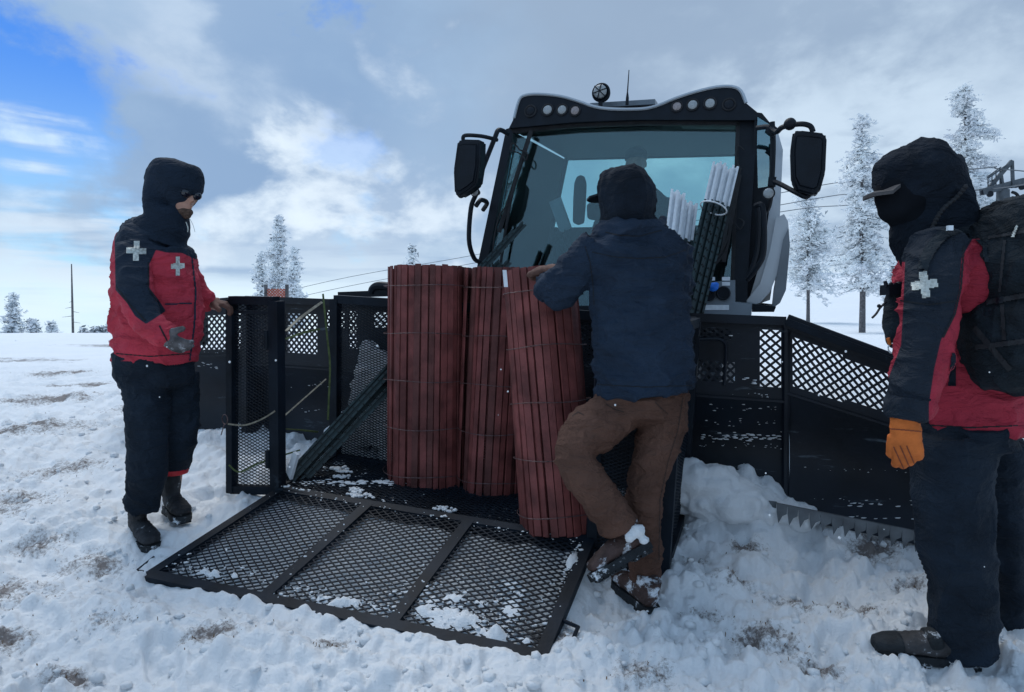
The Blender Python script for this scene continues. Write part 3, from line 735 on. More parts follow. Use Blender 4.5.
# ------------------------------------------------------------------ snow groomer
def FF(px, py, d=0.0): return RV(px, py, 1.32+d, -.2)      # windshield plane, leaning back
def FR_(px, py, v): return RV(px, py, v, 0)
def groomer():
    base = VF(1.2, 2.2, -.2)
    R0 = root_empty('snow_groomer', base, 'black and silver snow groomer with roof lights, mirrors and front plough blade', 'snow groomer')
    # cab shell -----------------------------------------------------
    m = MB()
    visor = [(509, 128), (514, 118), (519, 100), (526, 95), (540, 94), (560, 96), (578, 101), (594, 106.5), (612, 109), (640, 109), (656, 106), (676, 98), (696, 91.5), (716, 87), (732, 86.5), (741, 91), (746, 103), (757, 112), (757, 120), (740, 120), (640, 119.5), (575, 122)]
    m.prism([FF(x, y, -.06) for x, y in visor], V*.30); m.build('light_visor', 'plastic_black', R0)
    m = MB(); m.tube(bez([FF(x, y, -.065) for x, y in visor[1:17]], 3), .011, 6); m.build('visor_trim', 'silver_paint', R0)
    m = MB(); m.prism([FF(514, 112, .2), FF(746, 104, .2), FF(750, 120, .2), FF(512, 126, .2)], V*1.45); m.build('roof', 'grey_paint', R0)
    m = MB(); m.prism([FF(590, 103, .25), FF(655, 99, .25), FF(655, 104, .25), FF(590, 108, .25)], V*.6); m.build('roof_hatch', 'grey_paint', R0)
    # round lamps in the visor
    for (x, y, r, mt) in ((530.5, 111, 4.6, 'plastic_black'), (547.5, 109.8, 4.6, 'lamp_lens'), (562, 109.7, 4.4, 'lamp_lens'), (575, 110.6, 4.2, 'lamp_dim'), (677, 106.4, 4.2, 'lamp_dim'), (692.6, 104.8, 4.6, 'lamp_lens'), (710, 103.3, 4.7, 'lamp_lens'), (729, 104.4, 4.8, 'plastic_black')):
        c = FF(x, y, -.065); rr = r*c.y/FPX; n = -(V-W*.2).normalized(); X = U; Z = n.cross(U).normalized()
        h = MB(); h.tube([c+(X*math.cos(a)+Z*math.sin(a))*rr*1.22 for a in [2*math.pi*k/20 for k in range(20)]], rr*.22, 6, close=True); hb = h.build('roof_lamp', 'rubber', R0)
        l = MB(); l.ell(c+n*.002, X*rr, Z*rr, n*rr*.3, 18, 8); l.build('lens', mt, hb)
    # work light, antenna
    c = FF(601, 92.5, .1); rr = 9*c.y/FPX; n = -V
    h = MB(); h.ell(c+V*.03, U*rr*.95, V*rr*.7, W*rr*.95, 18, 12); h.tube([c+(U*math.cos(a)+W*math.sin(a))*rr*.9 for a in [2*math.pi*k/24 for k in range(24)]], rr*.13, 7, close=True); h.bar(c-W*rr, c-W*rr*1.7, .03, .02); wl = h.build('work_light', 'plastic_black', R0)
    l = MB(); l.ell(c-V*rr*.45, U*rr*.74, V*rr*.28, W*rr*.74, 16, 8); l.build('lens', 'lamp_lens', wl)
    g = MB()
    for a in (.3, 1.35, 2.4): g.bar(c-V*rr*.72-(U*math.cos(a)+W*math.sin(a))*rr*.8, c-V*rr*.72+(U*math.cos(a)+W*math.sin(a))*rr*.8, .006)
    g.build('guard', 'plastic_black', wl)
    a0 = FF(627, 105, .15); m = MB(); m.tube([a0, a0+W*.05, FF(627.5, 92, .15), FF(629, 70, .15)], [.012, .011, .005, .003], 6); m.build('antenna', 'plastic_black', R0)
    # pillars, sill
    def prismF(name, poly, d, ext, mt, par=R0):
        m = MB(); m.prism([FF(x, y, d) for x, y in poly], V*ext); return m.build(name, mt, par)
    prismF('pillar', [(506, 129), (514.5, 126.5), (482, 286), (473, 286)], -.01, .09, 'plastic_black')
    prismF('pillar', [(739, 119.5), (757, 119.5), (746, 310), (731, 310)], -.01, .09, 'plastic_black')
    prismF('pillar_seal', [(736, 121), (740, 121), (733.5, 305), (729.5, 305)], -.012, .02, 'rubber')
    prismF('header', [(509, 128), (575, 121.5), (640, 119), (740, 119), (740, 125), (640, 124.5), (575, 127), (514, 133)], -.012, .05, 'rubber')
    prismF('windshield', [(516, 130), (580, 124), (650, 121.5), (741, 122.5), (731, 306), (483, 306)], .035, .008, 'windshield')
    prismF('sill', [(470, 306), (748, 306), (748, 322), (466, 322)], -.02, .12, 'plastic_black')
    # side wall on the left with two slit windows, seen through the windshield
    q = [FF(514, 132, .1), FF(514, 132, .1)+V*1.25+U*.02, FF(480, 300, .1)+V*1.25+U*.02, FF(480, 300, .1)]
    m = MB(); plate(m, q, [0, .06, .20, 1], [0, .07, .24, .28, .56, .66, .84, 1], {(1, 1), (1, 3), (1, 5)}, .03); m.build('side_wall', 'interior', R0)
    m = MB(); m.prism([quadpt(q, .05, .06), quadpt(q, .21, .06), quadpt(q, .21, .85), quadpt(q, .05, .85)], -U*.006); m.build('side_window', 'rear_glass', R0)
    q2 = [FF(748, 120, .1), FF(748, 120, .1)+V*1.2+U*.10, FF(741, 305, .1)+V*1.2+U*.10, FF(741, 305, .1)]
    m = MB(); plate(m, q2, [0, .08, .9, 1], [0, .06, .72, 1], {(1, 1)}, -.03); m.build('door', 'silver_paint', R0)
    m = MB(); m.prism([quadpt(q2, .08, .06), quadpt(q2, .9, .06), quadpt(q2, .9, .72), quadpt(q2, .08, .72)], -U*.006); m.build('door_window', 'side_glass', R0)
    # outside of the right flank that flares out behind the door
    def pl(name, poly, v, ext, mt):
        m = MB(); m.prism([FR_(x, y, v) for x, y in poly], V*ext); return m.build(name, mt, R0)
    pl('door_frame', [(755, 112), (762, 113), (776, 130), (780, 150), (778, 215), (768, 260), (752, 300), (746, 300), (750, 200)], 1.72, .04, 'plastic_black')
    pl('quarter_glass', [(757.5, 117), (769, 124), (772, 150), (770, 186), (758, 188), (757, 150)], 1.705, .01, 'side_glass')
    pl('cab_flank', [(772, 124), (778, 132), (783, 150), (780, 215), (772, 262), (752, 303), (749, 300), (764, 250), (770, 205), (773, 160)], 1.69, .05, 'silver_paint')
    pl('fender', [(776, 218), (784, 214), (788, 221), (789, 232), (782, 262), (770, 292), (760, 303), (748, 306), (746, 301), (760, 284), (770, 250)], 1.60, .30, 'silver_paint')
    pl('fender', [(783, 240), (788.5, 228), (790, 245), (786, 290), (780, 303), (772, 309), (774, 290)], 1.585, .28, 'grey_paint')
    pl('lower_flank', [(746, 272), (764, 262), (776, 262), (770, 300), (747, 308)], 1.74, .3, 'silver_paint')
    pl('side_step', [(752, 304), (776, 307), (774, 312), (752, 312)], 1.5, .35, 'plastic_black')
    # rear wall with its big window
    rq = [FF(514, 128, .1)+V*1.36, FF(748, 118, .1)+V*1.36, FF(741, 310, .1)+V*1.36, FF(476, 310, .1)+V*1.36]
    def uvr(px, py):
        p = plane_hit(px, py, rq[0], (rq[1]-rq[0]).cross(rq[3]-rq[0])); A = rq[1]-rq[0]; B = rq[3]-rq[0]
        return (p-rq[0]).dot(A)/A.length_squared, (p-rq[0]).dot(B)/B.length_squared
    u0, v0 = uvr(563, 151); u1, v1 = uvr(738, 252)
    m = MB(); plate(m, rq, [0, max(.02, u0), min(u1, .97), 1], [0, max(.02, v0), min(.9, v1), 1], {(1, 1)}, -.03); m.build('rear_wall', 'interior', R0)
    m = MB(); m.prism([quadpt(rq, max(.02, u0), max(.02, v0)), quadpt(rq, min(u1, .97), max(.02, v0)), quadpt(rq, min(u1, .97), min(.9, v1)), quadpt(rq, max(.02, u0), min(.9, v1))], V*.006); m.build('rear_window', 'rear_glass', R0)
    m = MB(); m.prism([FF(520, 127, .12), FF(740, 118, .12), FF(740, 123, .12), FF(520, 132, .12)], V*1.22); m.build('headliner', 'interior', R0)
    m = MB(); m.prism([FF(484, 300, .1), FF(738, 300, .1), FF(738, 330, .1), FF(484, 330, .1)], V*1.25); m.build('cab_floor', 'interior', R0)
    # inside
    m = MB(); m.prism([FF(486, 276, .06), FF(728, 276, .06), FF(728, 300, .06), FF(486, 300, .06)], V*.18); m.build('dashboard', 'interior', R0)
    def seat(px, py, v, lab=None):
        c = FR_(px, py, v); s = root_s = MB()
        g = [rings([(c-W*.55, .22, .07), (c-W*.3, .25, .07), (c, .22, .06), (c+W*.12, .12, .05)], 16, V), rings([(c+W*.20, .10, .045), (c+W*.32, .115, .045)], 14, V), rings([(c-W*.58-V*.5, .24, .08), (c-W*.58, .25, .09)], 16, W)]
        me = fuse(g, .018, 3); o = link_mesh('seat', me, ['interior'], R0, smooth=True); return o
    seat(598, 245, 2.25); seat(645, 262, 2.5)
    # headrest-like shape and tilted display left of the centre
    c = FR_(580, 193, 2.0); me = fuse([rings([(c-W*.22, .045, .05), (c-W*.05, .05, .05), (c+W*.07, .048, .05), (c+W*.12, .03, .04)], 14, V)], .012, 2); link_mesh('headrest', me, ['interior'], R0, smooth=True)
    m = MB(); p = [FR_(x, y, 1.85) for x, y in ((549, 202), (560, 197), (571, 228), (560, 233))]; m.prism(p, V*.03); mo = m.build('display', 'grey_paint', R0)
    m = MB(); m.bar(FR_(566, 230, 1.87), FR_(572, 275, 1.7), .03); m.bar(FR_(556, 228, 1.87), FR_(552, 262, 1.75), .025); m.build('console', 'interior', R0)
    m = MB(); m.tube([FR_(560, 240, 1.8)+Vector((0, 0, 0)), FR_(572, 262, 1.72)], .018, 8); m.ball(FR_(559, 236, 1.8), .035); m.build('joystick', 'interior', R0)
    # wipers and hoses
    def wiper(pts, bl, loops=()):
        m = MB(); m.tube(bez([FF(*p) for p in pts], 5), .011, 6); w = m.build('wiper', 'rubber', R0)
        m = MB(); m.bar(FF(*bl[0]), FF(*bl[1]), .035, .03); m.build('blade', 'rubber', w)
        for c in loops:
            m = MB(); m.tube(bez([FF(*p) for p in c], 6), .0055, 5); m.build('hose', 'rubber', w)
    wiper([(498, 285, -.02), (504, 240, -.04), (512, 195, -.05), (522, 158, -.05)], [(531, 131, -.03), (499, 232, -.035)],
          [[(520, 150, -.05), (513, 143, -.06), (511, 150, -.06), (519, 153, -.05), (526, 160, -.06), (527, 153, -.06), (520, 150, -.05)], [(508, 205, -.05), (500, 215, -.06), (494, 240, -.05), (492, 275, -.04)]])
    wiper([(702, 288, -.03), (712, 268, -.05), (726, 250, -.05), (731, 222, -.05)], [(738, 175, -.03), (722, 262, -.03)],
          [[(741, 168, -.04), (733, 200, -.06), (727, 240, -.06), (712, 266, -.06), (700, 284, -.05)], [(744, 150, -.04), (738, 146, -.06), (736, 156, -.05), (740, 170, -.04)], [(738, 218, -.04), (744, 222, -.06), (740, 229, -.06), (736, 225, -.04)]])
    # cowl in front of the windshield foot, with its two round sockets
    m = MB(); m.prism([FF(x, y, -.10) for x, y in ((692, 284), (735, 280), (735, 302), (752, 304), (751, 318), (686, 318))], V*.14); cw = m.build('cowl', 'grey_paint', R0)
    m = MB(); m.prism([FF(x, y, -.104) for x, y in ((705, 305), (729, 305), (729, 310), (705, 310))], V*.003); m.build('plate', 'white_paint', cw)
    for (x, y, mt) in ((709, 294, 'plastic_black'), (723.5, 293, 'plastic_black')):
        c = FF(x, y, -.11); m = MB(); m.disc(c, V, .036, .05, 20); m.tube([c+(U*math.cos(a)+W*math.sin(a))*.036-V*.02 for a in [2*math.pi*k/18 for k in range(18)]], .008, 6, close=True); m.build('socket', mt, cw)
    m = MB(); c = FF(713, 287, -.17); me = fuse([E(c, .034, .03, .028), E(c+Vector((.012, -.01, .012)), .022, .022, .018), E(c-Vector((.016, .01, -.006)), .02, .02, .02)], .006, 1); link_mesh('blue_cover', me, ['blue_cap'], R0, smooth=True)
    for (x, y) in ((726, 279), (726, 284), (711, 279)):
        m = MB(); m.prism([FF(x-4, y-2, -.105), FF(x+4, y-2, -.105), FF(x+4, y+1.6, -.105), FF(x-4, y+1.6, -.105)], V*.004); m.build('sticker', 'white_paint', R0)
    # mirrors -------------------------------------------------------
    def mirror(poly, c0, v, th, arms, lamp, ballp=None):
        r = MB(); pts = [FR_(x, y, v) for x, y in poly]
        me0 = MB(); me0.prism(pts, V*th)
        cc = sum((p for p in pts), Vector())/len(pts)
        me0.prism([cc+(p-cc)*.86-V*.012+U*0 for p in pts], V*.02)
        me = me0.mesh('mirror'); bm = bmesh.new(); bm.from_mesh(me); bmesh.ops.recalc_face_normals(bm, faces=bm.faces); bmesh.ops.bevel(bm, geom=list(bm.edges), offset=.012, segments=3, affect='EDGES'); bm.to_mesh(me); bm.free(); setsmooth_auto(me, 50)
        mo = link_mesh('mirror', me, ['plastic_black'], R0)
        g = MB(); cc2 = cc+V*(th+.006); g.prism([cc2+(p-cc)*.85 for p in pts], V*.004); g.build('mirror_glass', 'chrome', mo)
        for pts_, rr in arms:
            m = MB(); m.tube(bez([FR_(*p) for p in pts_], 5), rr, 8); m.build('bracket', 'plastic_black', mo)
        x, y, vv, rr = lamp; c = FR_(x, y, vv); m = MB(); m.tube([c+V*.05, c, c-V*.012], [rr*.5, rr, rr*1.08], 16); la = m.build('side_lamp', 'rubber', mo)
        m = MB(); m.ell(c-V*.015, U*rr*.85, W*rr*.85, V*rr*.3, 14, 8); m.build('lens', 'lamp_lens', la)
        if ballp:
            m = MB(); m.ball(FR_(*ballp), .034, 0, 14); m.build('beacon', 'plastic_black', mo)
    mirror([(457, 141), (463, 139), (480, 139.5), (479.5, 165), (476.5, 184), (469, 190.5), (458, 197), (454, 193), (453, 170)], None, 1.25, .11,
           [([(463, 140, 1.3), (465, 135.5, 1.3), (480, 136, 1.35), (492, 138.5, 1.45), (497, 140, 1.5)], .014), ([(459, 195, 1.3), (462, 196, 1.3), (470, 188, 1.35), (476, 181, 1.45)], .014),
            ([(508, 134, 1.6), (499, 130, 1.5), (494, 140, 1.46), (477, 184, 1.45), (476, 194, 1.45), (471, 208, 1.45), (469, 240, 1.45), (474, 258, 1.5), (480, 262, 1.55)], .017), ([(476, 206, 1.45), (481, 200, 1.5), (487, 203, 1.6), (483, 210, 1.65)], .017)],
           (475.5, 192, 1.4, .032))
    mirror([(793, 131), (800, 130), (825, 133), (827, 137), (825.5, 172), (820, 192), (814, 195.5), (797, 191), (791.5, 180), (790.5, 150)], None, 1.15, .12,
           [([(757, 128, 1.4), (768, 127, 1.35), (776, 132, 1.3), (783, 127, 1.25), (800, 124, 1.2), (810, 126, 1.2), (813, 132, 1.2)], .015), ([(770, 180, 1.35), (780, 184, 1.3), (797, 193, 1.2), (806, 197, 1.2), (810, 194, 1.2)], .014),
            ([(772, 122, 1.36), (773, 150, 1.36), (770, 200, 1.36), (764, 214, 1.4)], .017), ([(755, 206, 1.35), (763, 208, 1.32), (764, 250, 1.32), (758, 266, 1.32), (747, 280, 1.36)], .016)],
           (768.5, 193.5, 1.28, .034), (790, 124, 1.22))
    m = MB(); m.bar(FR_(768, 182, 1.35), FR_(776, 182, 1.35), .05, .05); m.bar(FR_(768, 128, 1.35), FR_(776, 134, 1.35), .05, .05); m.build('clamp', 'plastic_black', R0)
    m = MB(); m.tube(bez([FR_(754, 204, 1.5), FR_(758, 212, 1.5), FR_(757, 250, 1.5), FR_(748, 277, 1.5)], 5), .014, 7); m.build('grab_handle', 'plastic_black', R0)
    # chassis and tracks --------------------------------------------
    m = MB(); m.boxf(VF(1.35, 2.6, .40), U*.75, V*1.45, W*.28); m.boxf(VF(1.45, 3.4, .95), U*.85, V*.55, W*.3); m.build('chassis', 'steel_black', R0)
    for s in (.45, 1.85):
        prof = []; L_, h = 3.2, .62
        for k in range(10):
            a = math.pi/2+math.pi*k/9; prof.append((1.75+h/2+math.cos(a)*h/2, .22+h/2*1.0+math.sin(a)*h/2-.1))
        for k in range(10):
            a = -math.pi/2+math.pi*k/9; prof.append((1.75+L_+math.cos(a)*h/2, .22+h/2+math.sin(a)*h/2-.1))
        m = MB(); m.prism([VF(s-.36, v, w-.05) for v, w in prof], U*.72); tr = m.build('track', 'rubber', R0)
        m = MB(); n = len(prof)
        for i in range(n):
            a = Vector((prof[i][0], prof[i][1])); b = Vector((prof[(i+1) % n][0], prof[(i+1) % n][1])); kk = max(1, int((b-a).length/.16))
            for j in range(kk):
                c = a+(b-a)*(j+.5)/kk; d = (b-a).normalized(); nn = Vector((-d.y, d.x))*-1
                p = VF(s, c.x, c.y-.05)+(V*nn.x+W*nn.y)*.02; m.boxf(p, U*.37, (V*d.x+W*d.y)*.012, (V*nn.x+W*nn.y)*.03)
        m.build('cleats', 'edge_steel', tr)
    m = MB()
    for s in (.75, 1.9): m.bar(VF(s, 1.3, .35), VF(s, .95, .3), .12, .2)
    m.bar(VF(1.3, 1.5, .8), VF(1.3, .95, .6), .09); m.build('blade_arm', 'steel_black', R0)
    # plough blade ----------------------------------------------------
    vb = .86
    bl = MB()
    # centre section: expanded top with holes, curved moldboard below
    def section(name, tl, tr_, br, blft, split, nu=26, mats='blade_black', cur=.10, holes=(), par=None, rail=.045, pitch=.024):
        """tl,tr,br,bl points; split = v fraction where the open top ends; holes = list of u/v rects"""
        q = [tl, tr_, br, blft]; n = (tr_-tl).cross(blft-tl).normalized(); n = n if n.dot(V) > 0 else -n
        m = MB(); us = sorted({0, 1}|{h[0] for h in holes}|{h[1] for h in holes}); vs = sorted({0, split}|{h[2] for h in holes}|{h[3] for h in holes}); hs = set()
        for i in range(len(us)-1):
            for j in range(len(vs)-1):
                cu_, cv_ = (us[i]+us[i+1])/2, (vs[j]+vs[j+1])/2
                if any(h[0] < cu_ < h[1] and h[2] < cv_ < h[3] for h in holes): hs.add((i, j))
        sgn = .012 if ((q[1]-q[0]).cross(q[3]-q[0])).dot(V) > 0 else -.012
        plate(m, q, us, vs, hs, sgn)
        # moldboard
        nv = 14; vv = []; ff = []
        for j in range(nv+1):
            t = j/nv; off = math.sin(math.pi*t)*cur
            for i in range(nu+1):
                p = quadpt(q, i/nu, split+(1-split)*t)+n*off; vv += [p, p+n*.015]
        w_ = 2*(nu+1)
        for j in range(nv):
            for i in range(nu):
                a = j*w_+2*i; ff += [(a, a+2, a+w_+2, a+w_), (a+1, a+w_+1, a+w_+3, a+3)]
        m.add(vv, ff)
        m.bar(tl-n*.02, tr_-n*.02, .05, rail); m.bar(quadpt(q, 0, split)-n*.006, quadpt(q, 1, split)-n*.006, .02, .012)
        o = m.build(name, mats, R0)
        for h in holes:
            W_ = (quadpt(q, h[1], h[2])-quadpt(q, h[0], h[2])).length; H_ = (quadpt(q, h[0], h[3])-quadpt(q, h[0], h[2])).length
            a = max(4, int(W_/pitch)); b = max(4, int(H_/pitch)); e = MB()
            expanded(e, [quadpt(q, h[0], h[2])+n*.004, quadpt(q, h[1], h[2])+n*.004, quadpt(q, h[1], h[3])+n*.004, quadpt(q, h[0], h[3])+n*.004], a, b, .0125, .006)
            e.build('expanded_grille', 'blade_black', o, auto=False)
        return o
    A = RV(250, 299, vb); B = RV(786, 321, vb-.02); Bb = RV(786, 512, vb-.10); Ab = RV(250, 452, vb-.06)
    def hb(px0, px1, t0, t1, l, r):
        return ((px0-l)/(r-l), (px1-l)/(r-l), t0, t1)
    def upx(px): # u on the centre section for a pixel column
        p = RV(px, 320, vb); return (p-A).dot(B-A)/(B-A).length_squared
    holes = [(upx(254), upx(281), .08, .33), (upx(286), upx(318), .08, .33), (upx(327), upx(345), .05, .16), (upx(349), upx(358), .05, .28), (upx(374), upx(388), .05, .14), (upx(400), upx(660), .06, .30), (upx(696), upx(731), .055, .12), (upx(696), upx(735), .23, .34), (upx(760), upx(781), .05, .35)]
    cen = section('blade_centre', A, B, Bb, Ab, .42, holes=holes, cur=.13, pitch=.0222)
    Lw = RV(120, 310, vb-.10); Lwb = RV(120, 440, vb-.10); A2 = A-U*.004; Ab2 = Ab-U*.004
    def uL(px): return (RV(px, 320, vb-.03)-Lw).dot(A2-Lw)/(A2-Lw).length_squared
    lw = section('blade_wing', Lw, A2, Ab2, Lwb, .36, holes=[(uL(150), uL(247), .09, .32)], cur=.13, pitch=.0222)
    # right wing swings toward the viewer
    C1 = B+U*.004; C2 = P(1010, 398, 2.98); C2b = P(1014, 562, 2.98); C1b = Bb+U*.004
    C2 = P(905, 363, 3.12)+(P(905, 363, 3.12)-C1)*.62; C2.z -= .02
    C1b = P(788, 517, 3.30); C2b = P(1016, 566, 2.93)
    q = [C1, C2, C2b, C1b]
    rw = section('blade_wing', C1, C2, C2b, C1b, .37, holes=[(.03, .30, .07, .325), (.30, .62, .085, .305), (.62, .9, .16, .29)], cur=.13, rail=.07, pitch=.0222)
    m = MB(); m.bar(C1-V*.03, C2-V*.03, .09, .035); m.build('top_rail', 'steel_black', rw)
    m = MB(); m.prism([C2+U*.005, C2b+U*.005+Vector((0, 0, .02)), C2b+V*.22+Vector((0, 0, .05)), C2+V*.16+Vector((0, 0, -.1))], U*.012); m.build('end_plate', 'blade_black', rw)
    m = MB(); m.prism([P(1003, 548, 2.9), P(1010, 478, 2.9), P(1014, 540, 2.9), P(1008, 552, 2.9)], V*.02); m.build('corner_bit', 'edge_steel', rw)
    # join strip between centre and wing
    m = MB(); m.boxf((A+Ab)/2+V*.05, U*.022, V*.11, (A-Ab)/2); m.build('hinge_edge', 'blade_black', R0)
    m = MB(); pts = []
    for k in range(9):
        t = k/8; p = B.lerp(Bb, t)+V*(-.015+ (math.sin(math.pi*max(0, (t-.42)/.58))*.11)); pts.append(p)
    m.tube(pts, .02, 8); m.build('hinge_edge', 'blade_black', R0)
    # toothed cutting edges
    def teeth(a, b, n, par, h=.05, back=.03):
        d = (b-a)/n; up = W; m = MB()
        for i in range(n):
            p = a+d*i; m.prism([p+up*.045, p+d+up*.045, p+d, p+d*.62-up*h*.25, p+d*.30-up*h, p+d*.06], V*.012)
        m.build('cutting_edge', 'edge_steel', par)
    teeth(P(690, 499, 3.36), P(776, 511, 3.22), 9, cen, .05); teeth(P(776, 512, 3.17), P(938, 545, 2.94), 14, rw, .055); teeth(P(190, 440, 4.42), P(236, 445, 4.35), 5, lw, .045)
    # bracket tube on the blade near the worker, and scraped patches
    m = MB(); m.tube(bez([RV(694, 340, .80), RV(715, 339, .80), RV(724, 342, .80), RV(726, 352, .80), RV(724, 385, .80)], 5), .009, 7); m.build('bracket_tube', 'blade_black', cen)
    m = MB(); m.tube(bez([RV(372, 293, .92), RV(374, 288, .92), RV(380, 286, .92), RV(390, 287, .92)], 5), .03, 9); m.bar(RV(340, 295, .93), RV(395, 293, .93), .05, .04); m.build('hose_guard', 'plastic_black', R0)
    m = MB(); m.prism([RV(195, 318, .83), RV(205, 318, .83), RV(205, 345, .83), RV(195, 345, .83)], V*.03); m.build('pad', 'rubber', lw)
    return R0
groomer()
def snow_smears():
    """snow frozen onto the blade: thin irregular crusts"""
    vb = .86; m = MB()
    sp = []
    for (x0, x1, y, n, s) in ((697, 785, 437, 60, 1.0), (700, 780, 408, 16, .6), (700, 783, 423, 12, .5), (196, 232, 366, 10, .9), (290, 340, 386, 8, .8), (800, 925, 518, 12, .9), (700, 735, 378, 14, 1.1), (745, 765, 381, 8, 1.1), (700, 733, 335, 8, .7), (360, 390, 300, 4, .8), (700, 785, 446, 20, .5), (800, 930, 470, 12, .4), (850, 930, 505, 14, .8), (795, 930, 500, 10, .5), (196, 232, 352, 6, .5), (290, 330, 410, 8, .6), (720, 780, 395, 10, .5), (740, 742, 420, 8, .5)):
        for k in range(n): sp.append((random.uniform(x0, x1), y+random.gauss(0, 1.6), s))
    return sp
# snow bank leaning on the blade: lumpy mass
def bank(name, cs, label, seed, pf=P):
    me = fuse([E(pf(x, y, Y), a, b, c) for x, y, Y, a, b, c in cs], .014, 3)
    co = getco(me); n = getn(me); d = .045*fbm(co*6, 3, seed)+.03*(np.abs(noise(co*14, seed+3))-.3)+.012*(np.abs(noise(co*34, seed+4))-.3)
    setco(me, co+n*d[:, None]); o = link_mesh(name, me, ['snow'], smooth=True); return tag(o, label, 'snow bank', kind='stuff')
bank('snow_bank', [(690, 484, 3.38, .10, .12, .13), (712, 493, 3.36, .14, .13, .14), (745, 501, 3.33, .15, .13, .11), (772, 512, 3.30, .13, .12, .07), (800, 516, 3.24, .10, .10, .05), (725, 505, 3.30, .2, .12, .09)], 'lumpy pile of ploughed snow against the right half of the blade', 3)
bank('snow_bank', [(385, 400, .79, .24, .06, .34), (372, 372, .80, .12, .05, .22), (352, 430, .79, .16, .06, .18), (420, 440, .79, .3, .06, .28), (500, 450, .79, .3, .06, .2)], 'snow packed against the blade behind the steel basket', 9, lambda x, y, v: RV(x, y, v))

